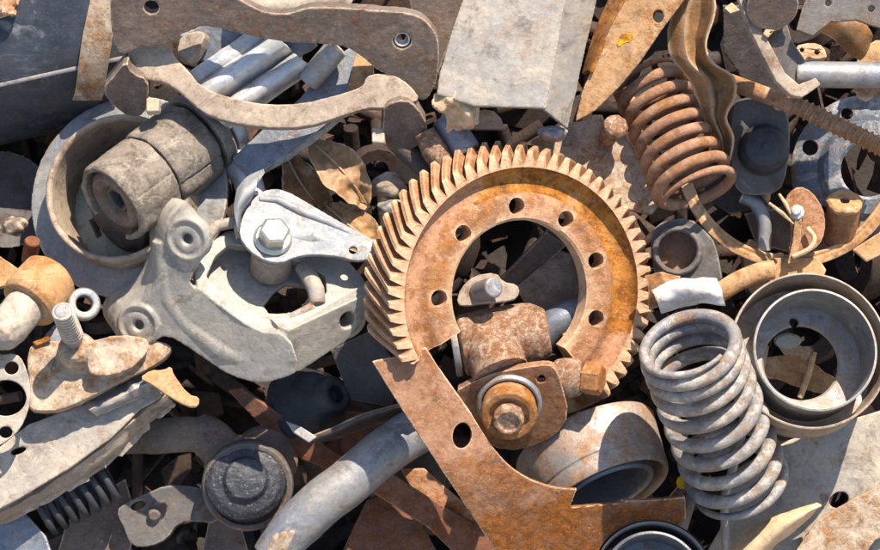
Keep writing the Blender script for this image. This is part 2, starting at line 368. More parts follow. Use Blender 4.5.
def carve(o, cutters):
    a, k, mw = XF[o.name]
    bm = bmesh.new()
    for c in cutters:
        vs = [bm.verts.new((v - a) * k * .001) for v in c.v]
        for f in c.f: bm.faces.new([vs[i] for i in f])
    bmesh.ops.remove_doubles(bm, verts=bm.verts, dist=1e-6); bmesh.ops.recalc_face_normals(bm, faces=bm.faces)
    cm = bpy.data.meshes.new('cut'); bm.to_mesh(cm); bm.free()
    co = bpy.data.objects.new('cut', cm); COL.objects.link(co)
    keep = [(x.name) for x in o.modifiers]
    tmp = bpy.data.objects.new('tmp', o.data); COL.objects.link(tmp)
    x = tmp.modifiers.new('b', 'BOOLEAN'); x.operation = 'DIFFERENCE'; x.solver = 'EXACT'; x.object = co
    dg = bpy.context.evaluated_depsgraph_get()
    nm = bpy.data.meshes.new_from_object(tmp.evaluated_get(dg), depsgraph=dg)
    bpy.data.objects.remove(tmp); bpy.data.objects.remove(co)
    old = o.data; nmn = old.name; o.data = nm; bpy.data.meshes.remove(old); nm.name = nmn
    nm.polygons.foreach_set('use_smooth', [True] * len(nm.polygons)); nm.set_sharp_from_angle(angle=R(35))

# ------------------------------------------------------------------ setting: yard ground, soil core of the heap, debris between the parts
def struct(o, kind='structure'): o['kind'] = kind; return o
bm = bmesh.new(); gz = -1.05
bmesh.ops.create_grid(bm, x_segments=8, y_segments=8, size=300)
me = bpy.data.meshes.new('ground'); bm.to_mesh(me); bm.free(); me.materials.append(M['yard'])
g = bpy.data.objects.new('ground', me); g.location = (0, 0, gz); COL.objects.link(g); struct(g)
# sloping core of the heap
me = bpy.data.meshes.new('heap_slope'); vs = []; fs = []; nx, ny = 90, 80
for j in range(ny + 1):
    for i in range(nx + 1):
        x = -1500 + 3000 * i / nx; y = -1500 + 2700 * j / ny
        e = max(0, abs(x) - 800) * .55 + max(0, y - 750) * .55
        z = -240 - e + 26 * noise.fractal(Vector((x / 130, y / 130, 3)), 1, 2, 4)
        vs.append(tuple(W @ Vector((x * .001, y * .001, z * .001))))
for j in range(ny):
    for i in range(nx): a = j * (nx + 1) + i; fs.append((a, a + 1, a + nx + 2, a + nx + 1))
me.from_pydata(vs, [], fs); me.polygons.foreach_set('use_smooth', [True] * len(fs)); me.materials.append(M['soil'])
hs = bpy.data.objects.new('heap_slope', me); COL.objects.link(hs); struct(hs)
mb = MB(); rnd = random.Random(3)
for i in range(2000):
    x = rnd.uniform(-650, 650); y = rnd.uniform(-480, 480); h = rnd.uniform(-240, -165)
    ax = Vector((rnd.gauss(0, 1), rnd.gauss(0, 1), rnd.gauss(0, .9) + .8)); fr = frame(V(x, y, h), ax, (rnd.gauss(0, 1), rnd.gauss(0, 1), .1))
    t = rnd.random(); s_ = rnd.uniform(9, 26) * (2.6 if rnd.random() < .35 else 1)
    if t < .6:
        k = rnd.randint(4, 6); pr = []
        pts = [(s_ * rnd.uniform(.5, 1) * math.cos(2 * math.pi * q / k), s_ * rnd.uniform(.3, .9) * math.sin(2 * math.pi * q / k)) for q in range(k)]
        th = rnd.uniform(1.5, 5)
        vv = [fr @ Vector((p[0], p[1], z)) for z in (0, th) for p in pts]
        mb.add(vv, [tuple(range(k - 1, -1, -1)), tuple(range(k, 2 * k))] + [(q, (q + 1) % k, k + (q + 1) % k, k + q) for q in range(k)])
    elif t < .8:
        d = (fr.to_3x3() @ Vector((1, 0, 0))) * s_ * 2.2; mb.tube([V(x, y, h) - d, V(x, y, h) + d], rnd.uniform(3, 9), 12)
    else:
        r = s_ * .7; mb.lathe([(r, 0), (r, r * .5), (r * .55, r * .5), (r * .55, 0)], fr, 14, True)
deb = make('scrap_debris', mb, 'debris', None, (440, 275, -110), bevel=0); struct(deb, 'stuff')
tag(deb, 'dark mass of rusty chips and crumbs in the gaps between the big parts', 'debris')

# ------------------------------------------------------------------ the objects
# --- upper left: tank, strap, yokes
a = (20, 30, -90)
t = thing('fuel_tank', 'dark scuffed blue-grey cylindrical tank in the upper left corner', 'tank', a)
ax = Vector((.975, .215, 0)).normalized()
f = frame(P(-150, 55, -95), ax)
mb = MB(); mb.lathe([(0, 0), (100, 0), (114, 8), (120, 20), (120, 262), (114, 276), (100, 284), (0, 284)], f, 96)
make('shell', mb, 'tank', t, rm=3, dent=5, dsz=.05)
mb = MB(); sd = Vector((-.215, .975, 0))                      # the seam runs along the lower side of the shell
c0 = P(-150, 55, -95) - sd * 70 + Vector((0, 0, 98.5))
mb.tube([c0 + ax * 4, c0 + ax * 140, c0 + ax * 278], 2.2, 10, sq=.8); make('seam', mb, 'tank', t, bevel=0)

def tank_h(x, y):
    yy = (275 - y) - (275 - 55) - (x + 150) * .215 / .975
    return -95 + math.sqrt(max(0, 122 ** 2 - (yy * .975) ** 2))
rows = [[(xa, y, tank_h(xa, y) + 3), ((xa + xb) / 2, y, tank_h((xa + xb) / 2, y) + 4), (xb, y, tank_h(xb, y) + 3)]
        for xa, xb, y in ((92, 122, -12), (88, 116, 10), (82, 112, 36), (77, 107, 62), (72, 101, 88), (68, 97, 98))]
one('tank_strap', 'flat pale steel strap bent over the dark tank', 'strap', MB().sheet(rows, 4, 4, 1.2), 'palerust', (95, 40, 30), bevel=.6)

A_OUT = [(112, -10), (110, 14), (112, 38), (117, 52), (127, 52), (140, 45), (167, 43), (183, 31), (200, 26), (220, 28), (240, 33), (262, 38), (290, 42),
         (323, 43), (347, 46), (365, 58), (378, 70), (400, 78), (416, 98), (426, 99), (437, 82), (440, 52), (437, 32), (419, 14), (380, 11),
         (320, 7), (304, 9), (290, 14), (270, 14), (254, 8), (240, 0), (226, -10)]
pa = (300, 45, 82, 0, .5)
t = thing('yoke_bracket', 'dark brown steel yoke with a round hole in its broad right end', 'bracket', (290, 40, 95))
o = make('body', MB().plate(A_OUT, pa, 15, [circle(152, 8, 7.5, 6.5), circle(402, 40, 9, 8)], sm=2), 'brown', t, rm=1.7, dent=2.2, dsz=.012)
make('bush', MB().lathe([(8, -3), (6.2, -3), (6.2, -17), (8, -17)], frame(P(402, 40, 86), (0, -.45, .9)), 24, True), 'silver', t, bevel=.4)

t = thing('yoke_bracket', 'dusty pale yoke with a thin curved arm between two dark end lugs', 'bracket', (265, 100, 85))
arm = [(126, 62), (134, 46), (150, 43), (168, 47), (174, 57), (186, 68), (200, 86), (232, 98), (267, 104), (302, 103), (337, 94), (362, 86), (366, 75),
       (378, 72), (395, 74), (410, 84), (421, 99), (404, 104), (384, 108), (366, 107), (337, 117), (305, 127), (267, 128), (224, 121), (200, 111), (180, 92), (164, 81), (146, 79), (131, 73)]
mb = MB().plate(arm, (265, 110, 72, 0, -.12), 15, sm=1)
make('arm', mb, 'dustbrown', t, rm=1.6, dent=1.6, dsz=.012)
lug1 = [(99, 89), (112, 76), (126, 61), (131, 73), (147, 79), (146, 96), (141, 113), (125, 116), (109, 104)]
make('lug', MB().plate(lug1, (126, 62, 86, .05, .85), 20, sm=1), 'brown', t, rm=1.5, dent=1.6, dsz=.01)
lug2 = [(384, 104), (406, 99), (418, 107), (429, 126), (423, 141), (403, 152), (381, 144), (383, 116)]
make('lug', MB().plate(lug2, (404, 101, 76, -.1, .8), 20, sm=1), 'brown', t, rm=1.5, dent=1.6, dsz=.01)
make('pin', MB().plate([(144, 96), (157, 97), (157, 110), (144, 111)], (150, 103, 64, .1, -.3), 12), 'pale', t, bevel=1.5)
make('pin', MB().plate([(371, 125), (384, 126), (384, 142), (371, 141)], (378, 133, 54, .1, -.3), 12), 'pale', t, bevel=1.5)
one('pale_sheet', 'crumpled pale sheet along the top edge behind the dark brown yoke', 'sheet',
    MB().sheet([[(232, -16, 60), (270, -14, 64), (310, -14, 62), (360, -16, 60)], [(236, 4, 66), (268, 6, 70), (312, 3, 68), (352, 2, 62)], [(246, 22, 58), (272, 26, 60), (306, 24, 58), (340, 20, 54)]], 1.5, 6, 3, 20), 'pale', (290, 5, 64), bevel=0)

# ribbed aluminium piece, pipe end and plate under the yokes
def ribs():
    rows = []
    for j in range(0, 27):
        v = j / 26 * 108
        hgt = 19 * max(0, 1 - ((v - 44) / 19) ** 2) ** .5 + 19 * max(0, 1 - ((v - 86) / 18) ** 2) ** .5 - .10 * v
        r = []
        for i in range(7):
            u = -14 + i / 6 * 104 - max(0, 30 - v) * .25 * (i / 6)
            r.append((186 + .82 * u + .52 * v * .95, 74 - .57 * u + .62 * v * .70, 42 + hgt + 3 * math.sin(i)))
        rows.append(r)
    return rows
one('ribbed_casing', 'chalky white aluminium casing with two thick ribs between the yokes', 'casing', MB().sheet(ribs(), 4, 2, 1.2, 12), 'silver', (240, 80, 45), bevel=0)
one('pipe_end', 'short blue-grey pipe end sticking out beside the white ribbed casing', 'pipe',
    MB().lathe([(12, 0), (12, 46), (9, 46), (9, 0)], frame(P(308, 82, 38), (.62, .72, .25)), 36, True), 'grey', (325, 60, 40), bevel=.8)
one('shade_sheet', 'blue-grey sheet standing in for the shade behind the white ribbed casing', 'plate',  # blue-grey colour stands in for the shade under the dark yoke
    MB().plate([(180, 36), (214, 20), (300, 30), (318, 46), (290, 62), (240, 66), (196, 60)], (240, 45, 34, 0, .1), 4, jit=1.0), 'slate', (240, 45, 34), rm=1.6, dent=4, dsz=.03)
one('tan_block', 'small dusty block wedged left of the white ribbed casing', 'block',
    MB().plate([(180, 34), (204, 30), (205, 40), (190, 64), (184, 60), (176, 54)], (190, 45, 52, .3, -.2), 16, sm=1), 'dustbrown', (190, 45, 50), rm=1.6, dent=2)
t = thing('angle_plate', 'long blue-grey steel plate with a pale raised edge, sloping under the pale yoke arm', 'plate', (300, 110, 30))
make('web', MB().plate([(232, 158), (238, 166), (250, 178), (262, 172), (320, 136), (374, 86), (373, 54), (354, 44), (330, 60), (300, 98), (262, 130)], (300, 110, 30, .1, -.15), 5), 'slate', t, rm=1.5, dent=2.5, dsz=.03)
make('edge_flange', MB().tube([P(250, 177, 24), P(286, 158, 32), P(319, 135, 37), P(347, 112, 41)], [3.6, 4, 4, 3.5], 10), 'pale', t, rm=1.1, dent=1)
make('end_tab', MB().plate([(348, 92), (356, 54), (366, 50), (373, 58), (374, 86), (362, 92)], (360, 70, 44, .1, -.2), 6, jit=.7), 'tan', t, rm=1.3, dent=1.5)

# wheel drum shell on the left
a = (125, 195, 30); t = thing('wheel_drum', 'large round grey drum shell with a wide flat flange, half hidden behind the dusty bushing', 'drum', a)
f = frame(P(125, 195, -6), (-.24, .22, .94))
make('flange', MB().lathe([(105, 0), (105, -7), (74, -7), (74, 3), (88, 1)], f, 96, True), 'grey', t, rm=1.8, dent=2, dsz=.04)
make('rim_wall', MB().lathe([(77, -34), (77, 32), (75, 35), (72, 35), (70, 32), (70, -34)], f, 96, True), 'dustbrown', t, rm=1.6, dent=1.5, dsz=.02)
o = make('disc', MB().lathe([(0, -32), (20, -32), (66, -36), (71, -36), (71, -44), (0, -44)], f, 64), 'green', t, bevel=0)
carve(o, [MB().box(f @ Matrix.Rotation(R(q), 4, 'Z') @ Matrix.Translation((52, 0, -38)), 7, 22, 40) for q in (100, 135, 168, 205, 280)])

# bushing
a = (150, 175, 80); t = thing('bushing', 'fat dusty beige cylindrical bushing lying inside the grey drum shell', 'bushing', a)
ad = Vector((.66, .54, -.52)).normalized(); f = frame(P(110, 203, 64), ad)
rj = lambda a_: 1 + .012 * math.sin(3 * a_ + 1) + .01 * math.sin(7 * a_)
def split_sleeve(z0, z1, r0, r1, arcs):
    mb = MB()
    for q, (a0, a1, dr) in enumerate(arcs):
        mb.lathe([(r0 + dr, z0), (r1 - 2 + dr, z0 - 1), (r1 + dr, z0 + 3), (r1 + 1 + dr, z1 - 3), (r1 - 1 + dr, z1), (r0 + dr, z1)], f, 60, True, a0, a1, rj=lambda a_: rj(a_) + .012 * math.sin(11 * a_ + z0))
    return mb
make('sleeve', split_sleeve(-1, 55, 37, 43.5, [(128, 322, 0), (324.5, 424, .8)]), 'bushing', t, rm=1.25, dent=3.5, dsz=.014)
make('sleeve', split_sleeve(58, 116, 37, 45.5, [(60, 343, 0), (346, 419, -1)]), 'bushing', t, rm=1.25, dent=3.5, dsz=.014)
make('core', MB().lathe([(0, 20), (37, 20), (39, 26), (39, 112), (0, 112)], f, 64), 'brown', t, rm=1.5, dent=2)
make('clamp_band', MB().lathe([(40, 120), (47.5, 120), (48.5, 124), (48, 133), (46, 136), (38, 136)], f, 72, True), 'bushing', t, rm=1.2, dent=1.2)
make('clamp_band', MB().lathe([(0, 140), (44, 140), (47, 144), (47, 150), (44, 155), (30, 155), (0, 155)], f, 72), 'silver', t, rm=1.3, dent=1)
make('inner_ring', MB().lathe([(15, 9), (18, 4), (27, 1), (32, 4), (36, 10), (36, 30), (15, 30)], f, 40, True), 'brown', t, rm=1.2, dent=1.5)
make('hex_core', MB().lathe([(18, 10), (15, 7), (11.5, 7), (10, 10), (10, 22), (0, 24), (0, 34), (18, 34)], f, 6, False), 'dark', t, bevel=1)
f2 = frame(P(112, 222, 14), ad)
one('dished_cup', 'brown dished metal cap under the front end of the dusty bushing', 'cap',
    MB().lathe([(0, 0), (30, 0), (40, 5), (42, 14), (42, 50), (0, 50)], f2, 64), 'brown', (112, 222, 14), rm=1.5, dent=2)
one('pipe_stub', 'silver pipe stub leading away from the rear of the dusty bushing', 'pipe', MB().tube([P(206, 142, -8), P(230, 154, 2), P(246, 178, 14), P(252, 200, 20)], [17, 16, 15, 15], 28), 'silver', (232, 165, 36), rm=1.5, dent=2)

# light grey casting with two eyes
a = (240, 310, 80); t = thing('mount_casting', 'large light grey cast mount with two eyes and an open box body', 'casting', a)
mb = MB()
fpl = (255, 330, 90, .366, .30); rimp = (255, 330, 91, -.2, -.5)
face = [(167, 228), (176, 219), (190, 215), (203, 219), (212, 230), (213, 244), (206, 257), (199, 267), (193, 277), (190, 285), (222, 309), (255, 331), (291, 334),
        (301, 371), (282, 379), (262, 384), (243, 381), (224, 373), (206, 361), (184, 346), (165, 336), (150, 343), (136, 348), (122, 347), (112, 338), (110, 325), (118, 313), (130, 308), (143, 302), (153, 290), (159, 276), (163, 262), (163, 244)]
mb.plate(face, fpl, 0, [circle(190, 238, 5, 6, 20), circle(138, 325, 5, 6, 20)], sm=1, ext=(-17, 19, -34))
fn = Vector((-.366, -.30, 1)).normalized()
for x, y in ((189, 239), (136, 325)):
    mb.lathe([(5.5, -10), (5.5, 1), (7, 3.2), (12.5, 3.2), (13.5, 2.2), (17.5, 2.2), (19, 4), (21.5, 4), (23.5, 1), (23.5, -10)], frame(P(x, y, fpl[2] + fpl[3] * (x - 255) + fpl[4] * (330 - y)), fn), 56, True)
mb.tube([P(168, 240, 66), P(168, 270, 60), P(170, 296, 52), P(190, 322, 50), P(226, 350, 58), P(262, 362, 66)], [17, 15, 17, 18, 17, 14], 24)
mb.tube([P(118, 322, 20), P(146, 316, 28), P(172, 306, 44)], [17, 15, 16], 24)
mb.plate([(278, 325), (289, 330), (371, 292), (369, 312), (346, 342), (322, 357), (300, 372), (290, 374)], (290, 333, 84, -.62, .6), 20, [circle(347, 321, 7, 9, 16, .5)], sm=0)
mb.plate([(190, 282), (222, 308), (255, 331), (290, 333), (332, 312), (371, 293), (356, 268), (330, 250), (268, 232), (230, 226), (204, 246)], rimp, 13,
         [[(206, 276), (230, 296), (257, 313), (286, 315), (312, 304), (326, 292), (324, 276), (300, 262), (250, 246), (228, 244), (214, 256)]], sm=1)
make('body', mb, 'cast', t, rm=1.5, dent=2.2, dsz=.02, smooth=5)
mb = MB().plate([(198, 262), (222, 244), (300, 252), (340, 276), (330, 306), (290, 326), (255, 322), (215, 300)], (255, 300, 50, -.2, -.5), 8,
                [[(272, 292), (284, 284), (306, 286), (312, 300), (300, 312), (268, 314), (262, 306)]])
make('floor', mb, 'cast', t, rm=1.8, dent=1.5)
mb = MB().tube([P(317, 304, 64), P(315, 290, 60), P(309, 278, 52), P(300, 266, 42)], [8, 9, 9, 8], 18); mb.tube([P(262, 317, 80), P(288, 319, 74), P(313, 307, 64)], [4, 5, 5], 12)
make('rib', mb, 'pale', t, rm=1.5, dent=1.5)
make('post', MB().cyl(P(268, 268, 34), P(272, 248, 62), 22, 21), 'dustbrown', t, rm=1.6, dent=1)
make('eye_ring', MB().lathe([(20, -1), (20, 3), (14, 3), (14, -1)], frame(P(347, 321, 49) , (.51, -.44, .74)), 36, True), 'cast', t, bevel=.8)
t = thing('spacer_tube', 'short pale tube with a rounded lip, between the upper casting eye and the hex bolt', 'tube', (225, 222, 60))
make('tube', MB().tube([P(206, 238, 56), P(216, 226, 54), P(234, 222, 52), P(248, 226, 50)], [6, 6, 6, 6], 18), 'pale', t, rm=1.2, dent=.8)

# bolted cover arm
pl = (275, 240, 76, -.15, -.5)
t = thing('bolted_arm', 'pale zinc plated pressed arm with a big hex bolt, lying across the light grey casting', 'arm', (300, 235, 74))
arm = [(239, 236), (241, 220), (247, 206), (256, 194), (268, 188), (284, 189), (312, 205), (339, 221), (366, 236), (386, 246), (388, 252), (381, 264), (369, 259), (356, 261),
       (339, 256), (312, 254), (295, 257), (282, 263), (266, 261), (250, 251)]
make('pressed_plate', MB().plate(arm, pl, 5, [circle(353, 250, 4.2, 3.8)], sm=1), 'zinc', t, rm=1.1, dent=.7, dsz=.03)
mb = MB()
for i, (x0, y0, x1, y1) in enumerate([(0, 0, 0, 0)]): pass
def on(x, y, dz=0): return P(x, y, pl[2] + pl[3] * (x - pl[0]) + pl[4] * (pl[1] - y) + dz)
mb.tube([on(258, 199, -1), on(276, 199, 0), on(300, 211, 0), on(328, 222, -1), on(352, 234, -2)], [3, 4.2, 4.6, 4.2, 2.5], 14)
mb.tube([on(284, 238, -3), on(310, 238, -1), on(332, 243, -3)], [3, 7, 3], 18, sq=.5)
make('stiffening_ridge', mb, 'zinc', t, rm=1.0, dent=.6)
mb = MB().sheet([[(239, 238, 62), (241, 218, 60), (252, 197, 62)], [(237, 226, 76), (241, 206, 78), (256, 189, 74)], [(234, 208, 76), (242, 192, 76), (258, 176, 68)], [(236, 188, 58), (246, 176, 54), (262, 168, 46)]], 4, 6)
make('side_flange', mb, 'zinc', t, bevel=.6)
nb = Vector((.15, .5, .85)).normalized()
bt = make('bolt', MB().lathe([(0, 0), (19.5, 0), (19.5, 2), (17, 4.5), (0, 4.5)], frame(on(273, 239), nb), 48), 'bolt', t, bevel=.6)
make('hex_head', MB().prism(frame(on(273, 239) + nb * 4, nb, (1, .15, 0)), 16, 15, 6, 2), 'bolt', bt, bevel=1)

# crumpled brown leaves and stones in the hollow right of the bolted arm
def leaf(base, tip, width, bend, lift, seed, curl=.5):
    a = Vector(base); b = Vector(tip); d = b - a; L = math.hypot(d.x, d.y); px, py = -d.y / L, d.x / L; rows = []
    for i in range(8):
        u = i / 7; w = width * (math.sin(math.pi * min(1, u * .93 + .05)) ** .75) + 1; r = []
        for j in range(5):
            v = (j - 2) / 2
            wv = 3.5 * noise.noise(Vector((u * 3, v * 1.5, seed)))
            off = bend * math.sin(math.pi * u) + v * w * (1 + .16 * noise.noise(Vector((u * 5, v, seed + 3))))
            h = a.z + d.z * u + lift * math.sin(math.pi * u) + curl * w * (abs(v) ** 1.5) * (.55 if v > 0 else -.35) + wv - 2.5 * (1 - abs(v))
            r.append((a.x + d.x * u + px * off, a.y + d.y * u + py * off, h))
        rows.append(r)
    m = MB().sheet(rows, .9, 5, 4.5, 15, seed)
    mid = [P(*r[2]) + Vector((0, 0, 1.2)) for r in rows]
    return m.tube(spline(mid, 4), [1.5 - 1.0 * q / 28 for q in range(29)], 8)
one('dry_leaf', 'large curled brown leaf with a raised rib in the hollow left of the gear', 'leaf', leaf((312, 142, 16), (368, 206, 18), 21, -4, 16, 1), 'leaf', (338, 172, 30), bevel=0)
one('dry_leaf', 'darker brown leaf tucked behind the curled one, against the blue-grey plate', 'leaf', leaf((286, 156, 2), (332, 220, -4), 19, 4, 12, 5), 'gold', (308, 178, 10), bevel=0)
one('dry_leaf', 'orange brown leaf lowest of the three leaves, just above the tip of the bolted arm', 'leaf', leaf((326, 206, 4), (386, 250, 0), 20, 2, 14, 9), 'tan', (352, 222, 18), bevel=0)
def rock(x, y, h, rx, ry, rz, seed):
    bm = bmesh.new(); bmesh.ops.create_icosphere(bm, subdivisions=4, radius=1); mb = MB()
    vs = []
    for v in bm.verts:
        k = 1 + .28 * noise.noise(v.co * 1.3 + Vector((seed, 0, 0))) + .08 * noise.noise(v.co * 4 + Vector((0, seed, 0)))
        q = v.co * k
        vs.append(P(x, y, h) + Vector((q.x * rx, q.y * ry, q.z * rz)))
    mb.add(vs, [tuple(w.index for w in fc.verts) for fc in bm.faces]); bm.free(); return mb
one('stone', 'grey lump of stone in the hollow between the leaves and the gear teeth', 'stone', rock(388, 186, 8, 17, 13, 12, 2), 'dustbrown', (388, 186, 8), bevel=0)
one('stone', 'paler small stone just below the grey lump beside the gear teeth', 'stone', rock(391, 209, 10, 13, 10, 10, 8), 'grey', (391, 209, 10), bevel=0)
one('steel_rod', 'short black rod slanting behind the right lug of the pale yoke', 'rod', MB().cyl(P(396, 143, 34), P(440, 184, 22), 9), 'dark', (415, 162, 28))
one('bolt_shank', 'rusty brown shank with a patch of sunlight, left of the top gear teeth', 'shank', MB().tube([P(424, 132, 46), P(434, 150, 46), P(450, 174, 40)], [11, 13, 13], 24), 'joint', (436, 152, 46), rm=1.4, dent=2)
one('coupling_tube', 'blue-grey sleeve between the rusty shank and the first tall gear teeth', 'tube', MB().lathe([(0, 0), (13, 0), (15, 3), (15, 40), (13, 44), (0, 44)], frame(P(444, 118, 36), (.5, -.75, .15)), 36), 'slate', (452, 140, 36), rm=1.4, dent=1.5)
one('ochre_tab', 'small ochre metal tab under the right lug of the pale yoke', 'tab', MB().plate([(396, 156), (404, 150), (420, 168), (424, 186), (408, 186), (396, 176)], (408, 170, 8, .2, .1), 4, sm=1), 'gold', (408, 170, 8))
one('foil_scrap', 'crumpled cream foil ball with a brown tail, at the left edge of the channel', 'foil',
    MB().sheet([[(438, 92, 70), (450, 83, 76), (464, 88, 80), (477, 96, 70)], [(434, 105, 78), (448, 101, 88), (464, 103, 80), (480, 108, 74)], [(446, 118, 70), (456, 114, 74), (468, 117, 76), (475, 122, 62)], [(444, 132, 42), (452, 130, 52), (460, 132, 50), (466, 134, 40)], [(446, 150, 26), (452, 150, 32), (458, 150, 30), (462, 150, 24)]], .6, 8, 7, 15, 3), 'card', (456, 106, 74), bevel=0)

# channel, half moon, rust arc, plates at the top
t = thing('channel_piece', 'wide pale grey folded steel channel at the top centre', 'channel', (510, 50, 70))
make('top_face', MB().plate([(467, -12), (455, 22), (440, 72), (437, 95), (474, 107), (510, 108), (546, 109), (568, -12)], (510, 60, 74, -.08, -.25), 5), 'channel', t, rm=1.6, dent=4, dsz=.04)
make('side_face', MB().plate([(545, 109), (569, 128), (582, 70), (602, -12), (567, -12)], (546, 109, 58, -.55, -.16), 5), 'channel', t, rm=1.5, dent=3, dsz=.03)
one('half_disc', 'small tan half disc in the dark gap under the channel', 'disc', MB().plate([(465, 129), (468, 119), (475, 112), (484, 109), (494, 111), (501, 118), (505, 129)], (485, 120, 30, 0, -.3), 5), 'tan', (485, 120, 30))
t = thing('clutch_segment', 'tan curved ring segment with a yellow paint mark, right of the channel', 'ring', (625, 50, 40))
pl = (630, 50, 52, .12, .1)
make('flat_face', MB().plate([(575, 122), (582, 92), (594, 62), (612, 24), (634, -14), (694, -14), (678, 8), (660, 32), (640, 62), (618, 88), (596, 110)], pl, 12, [circle(657, 18, 5.5, 6.5)], sm=0), 'tan', t, rm=1.5, dent=1.5)
make('inner_band', MB().sheet([[(583, 72, 10), (590, 46, 12), (600, 18, 14), (614, -12, 16)], [(588, 70, 36), (598, 44, 38), (612, 16, 42), (628, -12, 44)], [(589, 72, 50), (601, 45, 50), (616, 18, 52), (636, -12, 52)]], 4, 5), 'groove', t, bevel=.5)
def pp(x, y, dz): return (x, y, pl[2] + pl[3] * (x - pl[0]) + pl[4] * (pl[1] - y) + dz)
make('paint_mark', MB().plate([(615, 44), (619, 37), (626, 33), (633, 36), (631, 43), (624, 44), (619, 48)], (624, 40, pp(624, 40, .6)[2], .12, .1), 1.0, sm=1, jit=.7), 'yellow', t, bevel=0)
t = thing('flat_bracket', 'pale tan flat bracket with a rounded corner, behind the top of the gear', 'bracket', (610, 160, 0))
make('plate', MB().plate([(530, 140), (556, 127), (575, 121), (600, 118), (616, 126), (640, 154), (661, 188), (661, 202), (651, 214), (636, 212), (590, 196), (545, 175)], (610, 160, -4, .1, -.2), 8), 'palerust', t, rm=1.5, dent=2.5, dsz=.03)
st = make('stud', MB().cyl(P(606, 140, -2), P(613, 130, 24), 9), 'joint', t, rm=1.1, dent=1.5)
make('stud_head', MB().lathe([(0, 0), (11, 0), (13, 3), (13, 9), (10, 13), (0, 13)], frame(P(612, 131, 20), (.3, .4, .85)), 9), 'joint', st, rm=1.1, dent=2.5, dsz=.006)

# --- ring gear
a = (523, 294, 70); t = thing('ring_gear', 'big broken rusty ring gear with helical teeth, in the middle of the heap', 'gear', a)
gn = Vector((.37, -.09, .92)).normalized(); gf = frame(P(523, 294, 70), gn, (1, 0, .0))
NT = 64
def tooth(ph):                                                    # 0..1, rounded trapezoid
    x = abs((ph % 1) - .5) * 2
    return min(1, max(0, (1 - x - .05) / .60))
def gear_mesh():
    vs = []; fs = []; a0, a1 = -49, 209; n = 560; prof_in = [(127, -.5), (125.5, -5), (121.5, -10), (116, -12.5), (110, -12.5), (105, -10), (101.5, -7), (99, -5.8), (90, -5.5), (76, -6), (73.5, -8), (73, -26), (76, -28), (110, -30), (116, -34), (118, -55)]
    zl = [0, -1.5, -7, -14, -21, -29, -37, -45, -52, -55]; m = len(zl) + len(prof_in); jr = random.Random(5)
    for i in range(n + 1):
        u = i / n; ang = a0 + (a1 - a0) * u; row = []
        for q, z in enumerate(zl):
            ph = NT * ang / 360
            wob = .95 + .12 * noise.noise(Vector((math.floor(ph) * 1.7, z / 40, 0)))
            h = 13 * tooth(ph) * wob * (0.9 if q in (0, len(zl) - 1) else 1)
            row.append((131 + 8 * (-z / 55) + h - (1.2 if q in (0, len(zl) - 1) else 0), z, -12.5 * z / -55))
        row += [(r, z, 0) for r, z in reversed(prof_in)]
        for k, (r, z, tw) in enumerate(row):
            e = ang + tw
            if i == 0: e += 2.2 * noise.noise(Vector((r / 9, z / 12, 1))) + (r - 100) * .03
            if i == n: e += 1.2 * noise.noise(Vector((r / 9, z / 12, 7)))
            A = R(e); dz = .35 * noise.noise(Vector((r * math.cos(A) / 14, r * math.sin(A) / 14, z / 10)))
            vs.append(gf @ Vector((r * math.cos(A), r * math.sin(A), z + dz)))
    for i in range(n):
        for k in range(m):
            k2 = (k + 1) % m; fs.append((i * m + k, (i + 1) * m + k, (i + 1) * m + k2, i * m + k2))
    lp = [Vector((r, z, 0)) for r, z, _ in row]
    for tr in tessellate_polygon([lp]):
        fs.append(tuple(tr)); fs.append(tuple(n * m + q for q in tr))
    return MB().add(vs, fs)
go = make('toothed_ring', gear_mesh(), 'gear', t, bevel=0, ang=32)
go.data.materials.append(M['groove'])
inv = gf.inverted(); an, kn, _ = XF[go.name]
carve(go, [MB().cyl(gf @ Vector((88 * math.cos(R(q)), 88 * math.sin(R(q)), 8)), gf @ Vector((88 * math.cos(R(q)), 88 * math.sin(R(q)), -60)), 8.6, seg=32, ch=.01) for q in (-19, 20, 56, 93, 135, 181)])
go.data.materials.clear(); go.data.materials.append(M['gear']); go.data.materials.append(M['groove'])
for p in go.data.polygons:
    q = inv @ (p.center * 1000 / kn + an); r = math.hypot(q.x, q.y)
    th_ = math.degrees(math.atan2(q.y, q.x)) + 14 * noise.noise(Vector((q.x / 25, q.y / 25, 4)))
    p.material_index = 1 if (101 < r < 126.5 and -22 < q.z < -1.5 and -22 < th_ < 112) else 0

# --- universal joint inside the gear
a = (505, 365, 40); t = thing('universal_joint', 'flaking rusty joint with a flange and nut, inside the broken gear', 'joint', a)
mb = MB(); c = P(460, 346, 30); d = Vector((.975, .16, .0)).normalized()
mb.lathe([(0, 0), (27, 0), (31, 3), (32.5, 30), (32.5, 66), (31, 76), (24, 88), (22, 90), (0, 90)], frame(c, d), 56)
mb.lathe([(0, -4), (20, -4), (21, 0), (21, 10), (0, 10)], frame(c, d), 40)
mb.tube([P(492, 338, 36), P(494, 356, 58), P(500, 372, 66)], [24, 27, 29], 32)
make('yoke_body', mb, 'joint', t, rm=1.5, dent=2.4, dsz=.012)
make('flange_ring', MB().lathe([(22, 0), (29, 0), (30, 2), (30, 7), (22, 7)], frame(P(452, 348, 30), d), 40, True), 'slate', t, bevel=.8)
fp = (508, 400, 62, .05, .62)
make('flange_plate', MB().plate([(452, 392), (474, 380), (497, 371), (524, 366), (547, 363), (555, 368), (560, 382), (569, 414), (556, 436), (520, 452), (490, 448), (470, 424)], fp, 9, [circle(540, 378, 4.5, 3.8)], sm=1), 'strip', t, rm=1.3, dent=1.8, dsz=.012)
